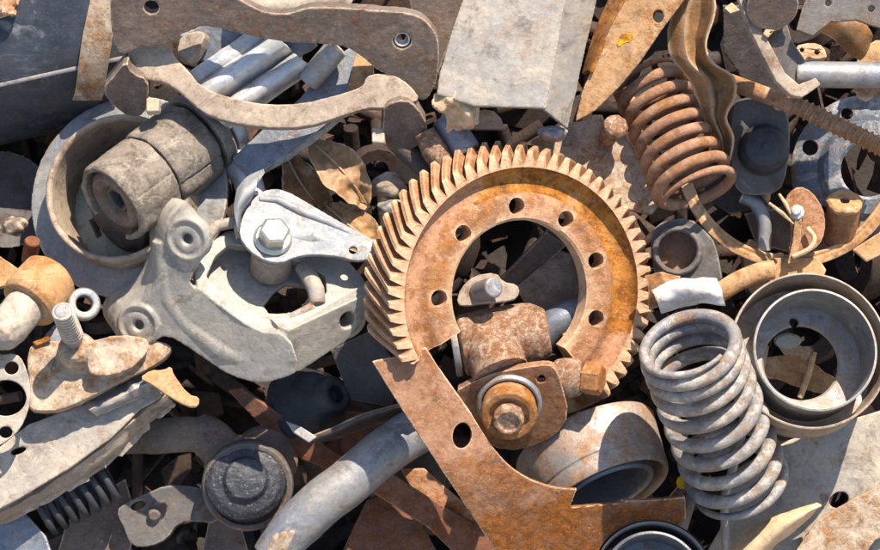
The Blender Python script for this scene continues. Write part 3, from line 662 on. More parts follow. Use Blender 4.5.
na = Vector((-.04, -.45, .89)).normalized(); f = frame(P(509, 401, 61), na)
make('seal_ring', MB().lathe([(32, 0), (33, 4), (31, 8), (28, 8), (27, 3), (25, 3), (25, 0)], f, 56, True), 'grey', t, rm=1.0, dent=.8)
make('bearing_cup', MB().lathe([(0, 0), (26.5, 0), (26.5, 16), (28, 18), (28, 27), (26, 30), (20, 30), (19, 27), (0, 27)], f, 56), 'rust', t, rm=1.1, dent=1.4, dsz=.01)
make('end_nut', MB().lathe([(0, 20), (15, 20), (15.5, 40), (13.5, 43), (11, 43), (10, 41), (0, 41)], f, 9), 'joint', t, rm=1.0, dent=1.4, dsz=.008)
mb = MB(); mb.lathe([(0, 0), (15, 0), (19, 5), (20, 14), (19, 26), (15, 30), (0, 30)], frame(P(552, 378, 52), (.97, .05, .1)), 36)
make('side_trunnion', mb, 'joint', t, rm=1.2, dent=2, dsz=.01)
hb = make('hex_bolt', MB().prism(frame(P(584, 377, 58), (.93, -.1, .34), (0, 1, .2)), 17, 18, 6, 2), 'rust', t, rm=1.0, dent=1.2, dsz=.008)
t = thing('clip_bracket', 'small tan clip with a grey pin through it, inside the broken gear', 'clip', (487, 290, 40))
make('clip', MB().plate([(456, 304), (460, 288), (474, 275), (496, 272), (503, 282), (517, 284), (520, 293), (512, 301), (482, 303), (466, 306)], (487, 290, 52, 0, -.2), 7, sm=1), 'dustbrown', t, rm=1.2, dent=1.5)
make('pin', MB().cyl(P(478, 292, 48), P(494, 287, 74), 10.5), 'slate', t)
one('brown_bar', 'flat dark brown bar crossing behind the hole of the gear', 'bar', MB().plate([(496, 284), (546, 232), (566, 246), (522, 286)], (530, 260, -20, .1, .3), 12), 'brown', (530, 260, -20), rm=1.6, dent=2)
one('scrap_plate', 'dusty grey panel leaning inside the hole of the gear', 'plate', MB().plate([(516, 288), (560, 250), (590, 262), (600, 322), (540, 330)], (555, 290, -26, -.2, .2), 6), 'dustbrown', (555, 290, -26), rm=1.8, dent=3)
one('curved_pipe', 'dark bent pipe passing behind the gear hole beside the joint', 'pipe', MB().tube(spline([P(530, 352, -14), P(552, 326, -8), P(580, 314, -10), P(610, 318, -20)]), 17, 24), 'slate', (560, 325, -10), rm=1.6, dent=2)
one('sunlit_patch', 'tan piece painted as the sunlit patch at the right inner edge of the gear', 'tab', MB().plate([(560, 334), (576, 318), (588, 312), (586, 328), (570, 338)], (574, 326, 2, 0, -.3), 4), 'tan', (574, 326, 2))  # tan colour paints the sunlit patch on the dark bent pipe

# --- brown strip, lower centre
t = thing('rusty_angle', 'long brown rusty strip with one oval hole, running down from the gear', 'strip', (480, 450, 80))
def band(poly, ya, yb):                                   # the part of an outline between two heights
    for sg, y0 in ((1, ya), (-1, yb)):
        out = []
        for (x1, y1), (x2, y2) in zip(poly, poly[1:] + poly[:1]):
            a, b = sg * (y1 - y0), sg * (y2 - y0)
            if a >= 0: out.append((x1, y1))
            if (a < 0) != (b < 0): t_ = a / (a - b); out.append((x1 + (x2 - x1) * t_, y0))
        poly = out
    return poly
out = chaikin([(373, 361), (377, 360), (398, 356), (426, 347), (426, 347), (442, 372), (462, 400), (482, 430), (497, 452), (510, 466), (528, 479), (552, 488), (578, 490), (578, 490), (574, 500), (571, 509), (571, 509), (620, 505), (680, 500),
       (690, 499), (686, 570), (506, 570), (480, 528), (452, 486), (420, 436), (394, 396), (376, 366), (373, 361)], 1)
mb = MB(); y0, hh, gs = 300, 86.0, [.0, .06, .14, .22, .30, .38, .44, .46]
cuts = [300, 452, 462, 472, 482, 492, 502, 512, 600]
for q in range(8):
    ya, yb = cuts[q], cuts[q + 1]
    mb.plate(band(out, ya - .6, yb + .6), (470, ya, hh, -.12, gs[q]), 6, [circle(462, 435, 9.5, 13, 24, .12)] if q == 0 else ())
    hh -= gs[q] * (yb - ya)
make('strip', mb, 'stained', t, rm=1.35, dent=4, dsz=.04)

# --- bearing ring
t = thing('bearing_race', 'wide steel bearing ring with worn bright outside, leaning behind the brown strip', 'bearing', (605, 455, 70))
bn = Vector((.36, -.82, .43)).normalized(); f = frame(P(612, 499, -6), bn, (1, .3, 0))
make('outer_ring', MB().lathe([(68, -2), (69, -5), (70.5, -16), (69.5, -17), (69.8, -19), (71, -20), (77, -60), (76, -64), (70, -65), (62, -6), (64, -1), (66.5, 0)], f, 110, True), 'bright', t, bevel=.6)
make('inner_ring', MB().lathe([(45, -8), (46, -3), (49, -1), (52, -3), (53, -8), (57, -58), (54, -62), (0, -62), (0, -56), (50, -54), (45, -8)], f, 90), 'slate', t, bevel=.5)  # closed back disc is added to keep the sun out of the ring

# --- springs
GC = 'grey', 'tan'
t = one('coil_spring', 'thick pale grey coil spring standing upright in the lower right', 'spring',
        MB().helix(P(683, 340, 138), P(746, 490, 14), 45.5, 46.5, 9.4, 7.0, end=3.0, tight=.48, ph=.7, end2=.7, seg=16, xh=(1, .2, .3)), 'coil', (712, 410, 80), bevel=0)
t = one('coil_spring', 'reddish brown coil spring with tight coils, right of the tan ring segment', 'spring',
        MB().helix(P(650, 74, -22), P(698, 194, 34), 33, 39, 8.4, 5.9, end=.8, tight=.75, ph=.5, seg=14), 'springrust', (674, 134, 34), bevel=0)
t = one('coil_spring', 'small black coil spring lying in shade in the lower left', 'spring',
        MB().helix(P(36, 514, -18), P(108, 478, -26), 25, 23, 7.4, 3.6, end=.8, tight=.5, ph=1, seg=12), 'black', (72, 496, 4), bevel=0)

# --- double ring drum on the right
t = thing('brake_drum', 'dusty grey drum of two nested rings with an open centre, at the right edge', 'drum', (810, 355, 50))
dn = Vector((.08, .24, .96)).normalized(); f = frame(P(808, 350, 66), dn)
make('outer_wall', MB().lathe([(80, -1), (80, -3), (78, -58), (74, -61), (74, -58), (77, -3), (78, 0)], f, 110, True), 'dustbrown', t, bevel=.4)
f2 = frame(P(813, 349, 72), dn)
make('inner_wall', MB().lathe([(62.5, -1), (62.5, -3), (61, -60), (58, -60), (59.5, -3), (60, 0)], f2, 100, True), 'grey', t, bevel=.4)
o = make('floor', MB().lathe([(77, -55), (40, -57), (38, -60), (40, -63), (77, -62)], frame(P(810, 350, 66), dn), 90, True), 'slate', t, bevel=0)
carve(o, [MB().cyl(f @ Vector((-4, 42, -40)), f @ Vector((-4, 42, -80)), 5, seg=20, ch=.01)])
for i, (x0, y0, x1, y1, r, lb, mt) in enumerate([(765, 345, 752, 398, 4.5, 'grey rod seen through the open centre of the double ring drum', 'slate'), (814, 352, 800, 398, 3.2, 'thin pale stick seen through the open centre of the double ring drum', 'card')]):
    one('thin_rod', lb, 'rod', MB().tube([P(x0, y0, -18), P((x0 + x1) / 2 + 1, (y0 + y1) / 2, -15), P(x1, y1, -20)], r, 12), mt, (x0, y0, -18))
one('scrap_plate', 'tan rusty scrap piece lying under the open centre of the double ring drum', 'plate', MB().plate([(752, 356), (800, 356), (836, 378), (830, 396), (790, 384), (756, 372)], (795, 372, -34, .1, -.1), 4, jit=1), 'tan', (795, 372, -34), rm=1.4, dent=2)
one('oval_cap', 'small pale green oval cap under the upper rim of the drum hole', 'cap', MB().lathe([(0, 0), (12, 0), (14, -3), (12, -7), (0, -7)], frame(P(788, 342, -12), (0, -.3, .9)), 32, squash=.6), 'green', (788, 342, -12), bevel=.5)

# --- lower right sheets
one('floor_sheet', 'broad dusty grey sheet under the double ring drum in the lower right corner', 'sheet',
    MB().plate([(735, 470), (790, 440), (850, 420), (920, 400), (920, 580), (690, 580), (720, 530)], (800, 490, -16, 0, -.05), 5, [circle(839, 500, 10, 7.5, 22, -.4)]), 'pale', (800, 490, -16), rm=2.0, dent=5, dsz=.06)
one('scrap_sheet', 'tan rust stained sheet overlapping the dusty grey one at the bottom right corner', 'sheet',
    MB().plate([(786, 572), (797, 548), (816, 522), (832, 511), (858, 497), (925, 462), (925, 520), (876, 540), (850, 572)], (840, 530, -2, 0, -.1), 5, jit=.5), 'palerust', (840, 530, -2), rm=1.7, dent=4, dsz=.05)
one('split_tube', 'split tan tube with a white inside, below the tall pale spring', 'tube',
    MB().sheet([[(728, 556, 10), (752, 530, 14), (788, 512, 16), (818, 503, 14)], [(736, 560, 28), (760, 536, 32), (792, 517, 34), (822, 506, 20)], [(750, 562, 28), (768, 544, 30), (794, 525, 28), (816, 512, 16)], [(762, 566, 6), (776, 548, 10), (796, 532, 10), (812, 518, 8)]], 3, 6, 1, 14), 'card', (775, 530, 24), bevel=.4)
t = thing('black_cup', 'round black cup with stepped rims, cut by the bottom edge', 'cup', (652, 580, 80)); f = frame(P(652, 580, 92), (0, .2, .98))
make('outer_cup', MB().lathe([(62, -3), (62, -60), (0, -60), (0, -50), (57, -50), (58, -3), (60, 0)], f, 90), 'slate', t, bevel=.6)
make('inner_ring', MB().lathe([(51, -6), (51, -50), (46, -50), (46, -8), (48, -5)], f, 80, True), 'tank', t, bevel=.6)
one('yellow_cap', 'small yellow plastic bit between the bearing ring and the tall pale spring', 'cap', MB().plate([(677, 480), (684, 474), (690, 480), (688, 488), (679, 489)], (683, 483, 16, 0, -.2), 8, sm=1), 'yellow', (683, 483, 28))
one('thin_rod', 'thin grey rod standing under the tall pale spring', 'rod', MB().tube([P(726, 552, 8), P(724, 500, 4), P(742, 440, -8), P(748, 400, -14)], 4.5, 12), 'grey', (728, 500, 4), bevel=0)
one('thin_rod', 'dark slanting rod left of the foot of the tall pale spring', 'rod', MB().tube([P(680, 530, 40), P(694, 492, 20)], 6, 12), 'dark', (686, 512, 30), bevel=0)

# --- upper right
t = thing('thrust_ring', 'thin tan broken ring arc sweeping under the double ring drum top', 'ring', (790, 240, 0))
f = frame(P(790, 154, 4), (0, -.05, 1))
make('arc', MB().lathe([(101, 0), (103, 1.5), (106, 0), (108, 2), (114, 2), (114, -7), (101, -7)], f, 90, True, 196, 345), 'tan', t, rm=1.2, dent=1)
make('tab', MB().plate([(766, 258), (818, 258), (826, 270), (820, 284), (770, 284)], (795, 265, 5, 0, -.05), 6), 'tan', t, rm=1.3, dent=1.5)
make('tab', MB().plate([(852, 250), (880, 232), (890, 250), (866, 262)], (866, 248, 5, 0, 0), 6), 'tan', t, rm=1.3, dent=1.5)
t = thing('spacer_bush', 'short upright rust brown cylinder with a chipped top, inside the tan ring arc', 'bush', (845, 225, 20))
f = frame(P(844, 240, -18), (.03, .75, .62), (1, 0, 0))
make('body', MB().lathe([(6, 0), (17, 0), (17, 44), (17.5, 48), (16, 51), (4.5, 51)], f, 40, True, rj=lambda q: 1 + .03 * math.sin(5 * q)), 'strip', t, rm=1.0, dent=1.5, dsz=.01)
make('chipped_rim', MB().lathe([(5, 46), (18, 46), (18.5, 50), (16, 52.5), (5, 52)], f, 40, True, rj=lambda q: 1 + .05 * math.sin(5 * q) + .03 * math.sin(11 * q)), 'tan', t, rm=.9, dent=1.4, dsz=.008)
t = thing('half_plate', 'rusty pink rounded plate with a welded pale stud, left of the short rust cylinder', 'plate', (805, 222, 20))
make('plate', MB().plate([(784, 204), (788, 194), (799, 186), (812, 192), (823, 208), (826, 224), (823, 240), (814, 250), (802, 254), (788, 254), (792, 236), (790, 218)], (805, 222, 22, -.1, .1), 6, sm=1), 'gear', t, rm=1.1, dent=1.5)
make('stud', MB().lathe([(0, 0), (8, 0), (8, 6), (5, 8), (5, 12), (0, 13)], frame(P(797, 214, 22), (-.2, .3, .9)), 9), 'silver', t, rm=.9, dent=2, dsz=.006)
make('weld_strip', MB().plate([(794, 218), (801, 218), (800, 240), (795, 262), (787, 264), (792, 242)], (796, 240, 27, 0, .1), 4), 'tan', t, rm=.9, dent=1.5, dsz=.01)
make('wire', MB().tube(spline([P(804, 228, 28), P(812, 240, 30), P(806, 250, 30), P(792, 257, 26)]), [2.2], 8) if False else MB().tube(spline([P(806, 228, 28), P(813, 238, 30), P(808, 249, 30), P(792, 257, 26)]), 2.6, 10), 'card', t, bevel=0)
for q, (x0, y0, x1, y1) in enumerate([(769, 203, 793, 224), (779, 194, 790, 214)]):
    one('straw', ['longer yellow straw sliver left of the welded stud', 'shorter yellow straw sliver nearest the welded stud'][q], 'straw', MB().tube([P(x0, y0, 30), P((x0 + x1) / 2 + 1, (y0 + y1) / 2, 33), P(x1, y1, 34)], [1.4, 2.2, .9], 8), 'card', (x0, y0, 30), 'yellow slivers by the stud', bevel=0)
t = thing('rubber_mount', 'black rubber buffer with a domed face, between the brown spring and the mottled hub disc', 'buffer', (762, 148, 10))
make('block', MB().plate([(731, 110), (740, 101), (770, 99), (784, 108), (790, 128), (788, 168), (780, 194), (744, 196), (733, 184), (730, 150)], (760, 148, 14, 0, .12), 34, sm=1), 'gun', t, rm=1.6, dent=2)
make('dome', MB().lathe([(0, 20), (3, 20), (4, 18), (10, 17.5), (19, 14), (24, 6), (25, 0), (27, -4), (0, -4)], frame(P(763, 149, 15), (0, .1, 1)), 48), 'black', t, rm=1.2, dent=1.5)
t = thing('hub_disc', 'mottled blue-grey hub disc with a dark centre hole under the ribbed bar', 'disc', (865, 165, -10))
f = frame(P(868, 170, -12), (-.05, .05, 1))
o = make('disc', MB().lathe([(27, -10), (27, 4), (30, 6), (44, 4), (50, -2), (72, -3), (76, -6), (76, -12), (60, -14)], f, 90, True), 'mottle', t, bevel=.8)
carve(o, [MB().cyl(f @ Vector((x, y, 20)), f @ Vector((x, y, -40)), r, seg=24, ch=.01) for x, y, r in ((-57, 23, 8), (-20, 57, 6), (-45, -42, 7))])
t = one('rebar', 'rusty ribbed reinforcing bar slanting across the upper right', 'bar',
        (lambda m: [m.tube([P(728, 80, 22), P(800, 108, 40), P(890, 152, 44)], 8.5, 24), m] and m)(MB()), 'springrust', (800, 108, 36), bevel=0, rm=0)
rb = MB(); d = (P(890, 152, 44) - P(800, 108, 40)).normalized(); p0 = P(796, 106, 39.2)
for q in range(16):
    c = p0 + d * (6.6 * q); fr = frame(c, (d + Vector((.28, -.28, .3))).normalized())
    rb.lathe([(8, -1.5), (10.2, -.8), (10.2, .8), (8, 1.5)], fr, 24, True)
make('ribs', rb, 'springrust', t, bevel=.4)
one('steel_pipe', 'pale silver pipe running off the right edge above the ribbed bar', 'pipe', MB().lathe([(12.5, 0), (13.2, 2), (13.2, 110), (10, 110), (10, 0)], frame(P(796, 74, 84), (1, -.02, .05)), 44, True), 'grey', (840, 74, 84), rm=1.2, dent=2, dsz=.03)
t = thing('bent_strap', 'dark bent strap with a bright worn left edge, hanging at the top right', 'strap', (780, 45, 100))
make('web', MB().plate([(740, -12), (757, 28), (781, 80), (798, 93), (818, 81), (808, 62), (792, 40), (786, 18), (794, -12)], (780, 45, 98, -.15, .1), 6), 'gun', t, rm=1.4, dent=2)
make('edge_flange', MB().plate([(734, -12), (743, -12), (757, 22), (770, 46), (784, 74), (798, 85), (815, 78), (820, 85), (801, 98), (789, 96), (775, 82), (761, 55), (748, 28)], (780, 45, 108, -.1, -.1), 11), 'dustbrown', t, rm=1.2, dent=2, dsz=.01)
one('pulley_disc', 'dark round pulley half out of frame behind the bent strap', 'pulley', MB().lathe([(0, 0), (26, 0), (26, 5), (21, 8), (21, 13), (26, 16), (26, 20), (0, 20)], frame(P(770, -2, 108), (.05, -.5, .85)), 48), 'brown', (770, -2, 108), rm=1.3, dent=1)
rows = [[(676, -12, 34), (690, -12, 46), (702, -12, 44), (712, -12, 56)], [(672, 14, 34), (686, 14, 46), (700, 16, 40), (712, 16, 60)], [(668, 34, 30), (684, 36, 44), (696, 40, 36), (704, 42, 58)], [(672, 56, 30), (688, 60, 44), (700, 62, 34), (708, 62, 56)], [(688, 76, 28), (704, 78, 42), (718, 78, 34), (731, 78, 54)], [(698, 98, 26), (712, 98, 38), (722, 98, 32), (733, 98, 52)],
        [(706, 118, 22), (714, 118, 34), (720, 118, 30), (726, 118, 48)], [(714, 138, 20), (722, 138, 32), (727, 138, 28), (733, 138, 46)], [(722, 160, 14), (725, 160, 24), (728, 160, 22), (730, 160, 34)]]
one('wavy_strip', 'golden brown wavy sheet metal strip beside the brown coil spring', 'strip', MB().sheet(rows, 2, 4, 1.5, 20), 'gold', (705, 70, 40), bevel=0)
t = thing('folded_tab', 'golden tan folded tab standing up near the top right corner', 'tab', (846, 36, 40))
make('tab', MB().sheet([[(818, 30, 30), (824, 18, 36), (836, 14, 40), (850, 11, 40)], [(832, 40, 48), (840, 26, 58), (850, 20, 58), (861, 20, 50)], [(848, 54, 40), (854, 46, 50), (862, 36, 52), (872, 34, 44)], [(862, 60, 26), (866, 56, 32), (870, 48, 34), (873, 40, 30)]], 3, 6), 'gold', t, bevel=.5)
t = thing('perforated_plate', 'dark grey plate with small round holes in the top right corner', 'plate', (850, 8, 110))
make('plate', MB().plate([(796, 30), (802, 8), (812, -14), (900, -14), (900, 34), (872, 26), (856, 20), (830, 22), (812, 36)], (850, 8, 112, 0, -.1), 6, [circle(828, 3, 3.2), circle(871, 9, 3.2)]), 'gun', t, rm=1.3, dent=2)
one('small_plate', 'little tan plate with two drilled holes under the folded tab', 'plate', MB().plate([(794, 46), (812, 42), (824, 46), (828, 60), (812, 64), (798, 60)], (812, 52, 8, 0, -.1), 4, [circle(802, 50, 2), circle(817, 52, 2.6)], sm=1), 'gear', (812, 52, 8))
one('rust_plate', 'rust orange plate at the right edge below the folded tab', 'plate', MB().plate([(856, 64), (862, 48), (876, 40), (900, 40), (900, 66)], (876, 54, 14, 0, -.1), 5), 'tan', (876, 54, 14), rm=1.4, dent=2)
t = thing('bearing_housing', 'dark grey housing with a round bore, below the brown coil spring', 'housing', (684, 250, 10))
mb = MB().plate([(650, 232), (664, 220), (690, 218), (704, 230), (716, 244), (724, 290), (660, 292), (652, 264)], (684, 250, 12, .1, 0), 24, [circle(677, 251, 19, 20, 32)], sm=1)
mb.lathe([(26, -8), (25, 3), (22, 5), (19, 3), (19, -18), (26, -18)], frame(P(677, 251, 14), (-.1, 0, 1)), 48, True)
make('housing', mb, 'gun', t, rm=1.4, dent=2)
make('bore_floor', MB().lathe([(0, 0), (20, 0), (20, -4), (0, -4)], frame(P(678, 251, -4), (-.1, 0, 1)), 40), 'darkrust', t, bevel=0)
one('film_scrap', 'torn white film scrap just above the tall pale spring', 'film', MB().sheet([[(652, 290, 60), (672, 280, 72), (694, 278, 76), (716, 278, 70)], [(658, 302, 66), (678, 292, 78), (700, 290, 82), (722, 294, 68)], [(662, 314, 56), (684, 308, 66), (704, 304, 68), (727, 306, 58)]], .5, 8, 2.2, 20, 4), 'paper', (690, 294, 70), bevel=0)
one('torn_flange', 'curled rust orange flake between the gear and the white film scrap', 'flake', MB().sheet([[(646, 276, 46), (660, 272, 56), (680, 276, 56)], [(648, 290, 52), (664, 286, 62), (676, 288, 60)], [(650, 310, 44), (662, 306, 50), (672, 306, 46)]], 2, 6, 3, 12), 'rust', (662, 288, 54), bevel=0)
one('tan_bar', 'dusty tan bar end left of the double ring drum', 'bar', MB().tube(spline([P(712, 298, 28), P(736, 282, 32), P(760, 272, 34), P(774, 270, 32)]), 10, 18, sq=.7), 'tan', (742, 280, 30), rm=1.3, dent=2)
one('hook_rod', 'grey bent rod inside the tan ring arc', 'rod', MB().tube(spline([P(742, 196, -10), P(756, 204, -8), P(764, 222, -8), P(764, 250, -10)]), [7] * 25, 18), 'grey', (758, 220, -8), bevel=0)

# --- left edge
t = thing('tie_rod_end', 'dusty tan tie rod sleeve with a thick rod end, at the left edge', 'tie rod', (35, 300, 60))
d = Vector((-.50, -.66, .56)).normalized(); f = frame(P(47, 278, 34), d)
make('sleeve', MB().lathe([(0, -6), (24, -6), (30, 0), (31, 20), (31, 36), (28, 41), (20, 42), (0, 42)], f, 56), 'tan', t, rm=1.4, dent=2.5, dsz=.015)
make('rod', MB().lathe([(0, 30), (19, 30), (20.5, 44), (20.5, 76), (17, 90), (10, 96), (0, 97)], f, 44), 'pale', t, rm=1.4, dent=4, dsz=.012)
one('tan_strap', 'flat tan strap end at the left edge, above the tie rod sleeve', 'strap', MB().plate([(-14, 246), (2, 258), (21, 270), (12, 284), (-14, 290)], (5, 268, 40, .2, -.3), 8), 'tan', (5, 268, 40), rm=1.3, dent=2)
t = thing('arm_casting', 'pale rusty arm casting with an upright threaded stud, near the left edge', 'arm', (95, 370, 50))
mb = MB()
mb.plate([(28, 350), (38, 341), (60, 340), (86, 344), (112, 338), (140, 336), (172, 344), (170, 354), (150, 368), (128, 378), (106, 389), (72, 406), (52, 411), (29, 409), (31, 384)], (90, 370, 58, -.06, -.18), 22, sm=1)
mb.lathe([(0, -20), (18, -18), (20, 0), (17, 12), (13, 18), (0, 18)], frame(P(78, 352, 58), (-.1, .35, .93)), 36)
mb.plate([(86, 342), (92, 350), (90, 370), (100, 376), (128, 372), (150, 352), (150, 338), (120, 334)], (120, 352, 70, -.2, -.1), 22, sm=1)
make('body', mb, 'palerust', t, rm=1.7, dent=5, dsz=.02)
sd = Vector((-.10, .52, .85)).normalized(); sb = P(77, 342, 68)
st = make('stud', MB().cyl(sb - sd * 8, sb + sd * 62, 9.2), 'grey', t, bevel=.6)
th = MB(); fr = frame(sb + sd * 12, sd)
pts = [fr @ Vector((9.4 * math.cos(q / 20 * 2 * math.pi), 9.4 * math.sin(q / 20 * 2 * math.pi), q / 20 * 5.0)) for q in range(20 * 10)]
make('thread', th.tube(pts, 2.0, 8, up=tuple(sd)), 'grey', st, bevel=0)
t = one('lug_nut', 'grey ring lug half hidden behind the threaded stud', 'ring', MB().lathe([(16, -8), (17, 0), (15, 3), (9, 3), (8, 0), (8, -8)], frame(P(84, 304, 50), (.25, .2, .94)), 40, True), 'grey', (84, 304, 50), rm=1.2, dent=1.5)
one('flat_link', 'blue-grey flat link between the tie rod and the threaded stud', 'link', MB().plate([(36, 350), (48, 330), (62, 318), (76, 316), (80, 332), (60, 342), (44, 352)], (58, 336, 44, 0, -.2), 8, sm=1), 'slate', (58, 336, 44), rm=1.3, dent=1.5)
one('ochre_chip', 'small orange ochre chip beside the foot of the threaded stud', 'chip', MB().plate([(32, 342), (48, 336), (51, 340), (36, 346)], (42, 341, 60, 0, -.2), 4), 'groove', (42, 341, 60))
one('gasket_plate', 'pale flat gasket plate with round holes, cut by the left edge', 'gasket',
    MB().plate([(-16, 352), (0, 355), (15, 353), (23, 361), (30, 382), (30, 404), (24, 422), (16, 434), (0, 446), (-16, 450)], (10, 400, 76, -.05, -.1), 5, [circle(11, 368, 7, 6.5), circle(6, 398, 20, 18, 28), circle(6, 432, 7, 6)], sm=1), 'pale', (10, 400, 76), rm=1.1, dent=1.5)
t = thing('leaf_plate', 'long dusty plate with a thick flaking edge, above the small black spring', 'plate', (80, 440, 30))
make('plate', MB().plate([(-18, 462), (0, 447), (30, 424), (84, 404), (144, 378), (168, 384), (160, 398), (140, 410), (112, 438), (70, 468), (20, 498), (-18, 518)], (70, 440, 40, -.05, -.12), 12, [circle(20, 450, 8, 3, 20, -.3)]), 'pale', t, rm=1.6, dent=3.5, dsz=.04)
mb = MB().sheet([[(-14, 520, 24), (20, 502, 30), (68, 472, 32), (110, 442, 32), (142, 412, 28), (166, 396, 22)], [(-12, 526, 10), (24, 510, 16), (74, 482, 18), (116, 452, 18), (148, 420, 14), (170, 402, 10)], [(-10, 522, -6), (26, 506, -2), (76, 480, 0), (118, 450, 0), (150, 420, -2), (170, 402, -4)]], 5, 5, 3, 14)
make('flaking_edge', mb, 'dustbrown', t, bevel=0)
one('crinkled_strip', 'grey crinkled strip tucked under the pale rusty arm casting', 'strip', MB().sheet([[(84, 400, 36), (112, 390, 38), (140, 376, 38), (160, 370, 36)], [(90, 410, 50), (118, 398, 52), (146, 384, 50), (166, 378, 46)], [(96, 416, 40), (122, 406, 42), (150, 392, 40), (168, 386, 38)]], 3, 5, 3, 8), 'grey', (125, 395, 44), bevel=0)
one('hinge_clip', 'torn tan metal clip jutting out below the light grey casting', 'clip',
    MB().plate([(139, 378), (150, 370), (164, 370), (171, 366), (174, 376), (189, 395), (199, 397), (199, 406), (189, 407), (168, 396), (152, 384)], (168, 385, 58, -.1, -.2), 7, sm=1), 'tan', (168, 385, 58), rm=1.1, dent=2.5, dsz=.012)
one('blue_plate', 'blue-grey plate corner at the bottom left corner of the frame', 'plate', MB().plate([(-16, 508), (8, 508), (24, 512), (46, 536), (60, 572), (-16, 572)], (20, 540, 0, .1, -.1), 6), 'slate', (20, 540, 0), rm=1.6, dent=3)
one('brown_sheet', 'dull pinkish brown sheet under the small black spring', 'sheet', MB().plate([(50, 572), (62, 524), (84, 506), (122, 480), (134, 520), (124, 572)], (95, 530, -60, .1, -.1), 5), 'brown', (95, 530, -30), rm=1.8, dent=4)
one('brown_sheet', 'dark brown sheet between the fork bracket and the ball joint', 'sheet', MB().plate([(196, 572), (206, 520), (216, 500), (236, 520), (250, 572)], (220, 540, -60, -.1, -.1), 5), 'brown', (220, 540, -16), rm=1.6, dent=3)

# --- lower middle
t = thing('ball_joint_arm', 'dark brown forged arm carrying a ball joint thick with black grease, lower left', 'arm', (190, 455, -10))
mb = MB().tube(spline([P(96, 440, -46), P(150, 438, -34), P(200, 436, -24), P(222, 452, -20), P(236, 474, -20)]), [17] * 8 + [18] * 8 + [22] * 8 + [26] * 9, 28, sq=.55)
make('arm', mb, 'brown', t, rm=1.8, dent=2.5)
f = frame(P(248, 486, -4), (.08, -.14, .98))
make('socket', MB().lathe([(0, -26), (40, -26), (45, -20), (46, 0), (44, 4), (39, 4), (37, -2), (0, -4)], f, 72), 'gun', t, rm=1.4, dent=1.5)
make('grease_cap', MB().lathe([(0, 22), (12, 20), (20, 19), (23, 13), (34, 10), (40, 5), (41, -6), (0, -6)], frame(P(246, 480, -2), (.08, .16, .98)), 64), 'grease', t, rm=1.0, dent=2.5, dsz=.006)
one('back_cap', 'plain brown round cap behind the greasy ball joint', 'cap', MB().lathe([(0, 6), (30, 4), (34, 0), (34, -20), (0, -20)], frame(P(262, 462, -34), (.1, .1, .98)), 56), 'brown', (262, 462, 14), rm=1.6, dent=2)
t = thing('fork_bracket', 'light grey forked bracket with one eye hole, bottom left beside the black spring', 'bracket', (165, 515, -10))
mb = MB().plate([(113, 512), (126, 503), (146, 494), (162, 487), (188, 487), (209, 492), (220, 508), (214, 526), (196, 522), (176, 524), (166, 540), (148, 548), (130, 548), (122, 530)], (165, 515, -30, 0, -.1), 26, [circle(136, 507, 8, 4, 20, -.35)], sm=1)
mb.lathe([(0, 0), (7, 0), (7, 8), (5, 11), (0, 11)], frame(P(153, 514, -32), (0, -.2, .95)), 16); make('bracket', mb, 'gun', t, rm=1.5, dent=3, dsz=.018)
t = thing('curved_pipe', 'thick blue-grey bent pipe with a flattened toothed end, left of the brown strip', 'pipe', (345, 490, 30))
pts = spline([P(268, 560, 14), P(290, 534, 16), P(322, 503, 16), P(346, 485, 14), P(374, 461, 8), P(402, 441, 0), P(432, 424, -12)], 6); n = len(pts)
mb = MB().tube(pts, [19 + 5 * min(1, i / 8) for i in range(n)], 36); make('tube', mb, 'grey', t, rm=1.6, dent=3, dsz=.04)
mb = MB()
for q in range(4): mb.tube([P(268 + 8 * q, 556 - 3 * q, 36 - abs(q - 1.5) * 3), P(276 + 8 * q, 538 - 3 * q, 38 - abs(q - 1.5) * 3), P(286 + 8 * q, 527 - 3 * q, 32)], [4, 4.4, 3], 12)
make('toothed_end', mb, 'palerust', t, rm=1.1, dent=1.5)
one('rust_bar', 'flat dark rust bar running down behind the blue-grey bent pipe', 'bar', MB().plate([(226, 392), (240, 390), (290, 424), (340, 460), (334, 476), (300, 462), (262, 432)], (285, 430, -34, .05, .25), 9), 'darkrust', (285, 430, 4), rm=1.5, dent=2)
t = one('steel_strip', 'thin dark curved blade edge above the bent pipe', 'blade', MB().sheet([[(306, 440, -4), (330, 430, 0), (360, 416, 0), (400, 405, -2)], [(314, 443, -8), (336, 434, -4), (364, 421, -4), (402, 409, -6)], [(316, 446, -32), (340, 440, -30), (368, 430, -32), (402, 420, -36)]], 3.5, 6), 'brown', (350, 424, 20), bevel=.4)
one('grey_wedge', 'small blue-grey wedge at the left tip of the thin dark blade', 'wedge', MB().plate([(284, 422), (300, 428), (316, 438), (308, 444), (292, 434)], (300, 432, -4, .1, -.2), 6), 'slate', (300, 432, 22))
t = thing('rubber_boot', 'black conical rubber boot with a bored tip in the shade below the light grey casting', 'boot', (330, 395, -10))
f = frame(P(300, 412, -70), (.62, .30, .72))
make('boot', MB().lathe([(0, 0), (46, 0), (44, 10), (34, 24), (30, 36), (22, 46), (18, 58), (14, 60), (9, 58), (8, 46), (0, 46)], f, 56), 'black', t, rm=1.6, dent=2)
one('rust_strip', 'reddish flat strip slanting to the bottom edge, right of the bent pipe', 'strip', MB().plate([(366, 490), (390, 474), (420, 494), (466, 522), (506, 548), (500, 572), (470, 572), (430, 532)], (430, 520, 6, -.1, .1), 7), 'darkrust', (430, 520, 36), rm=1.4, dent=2)
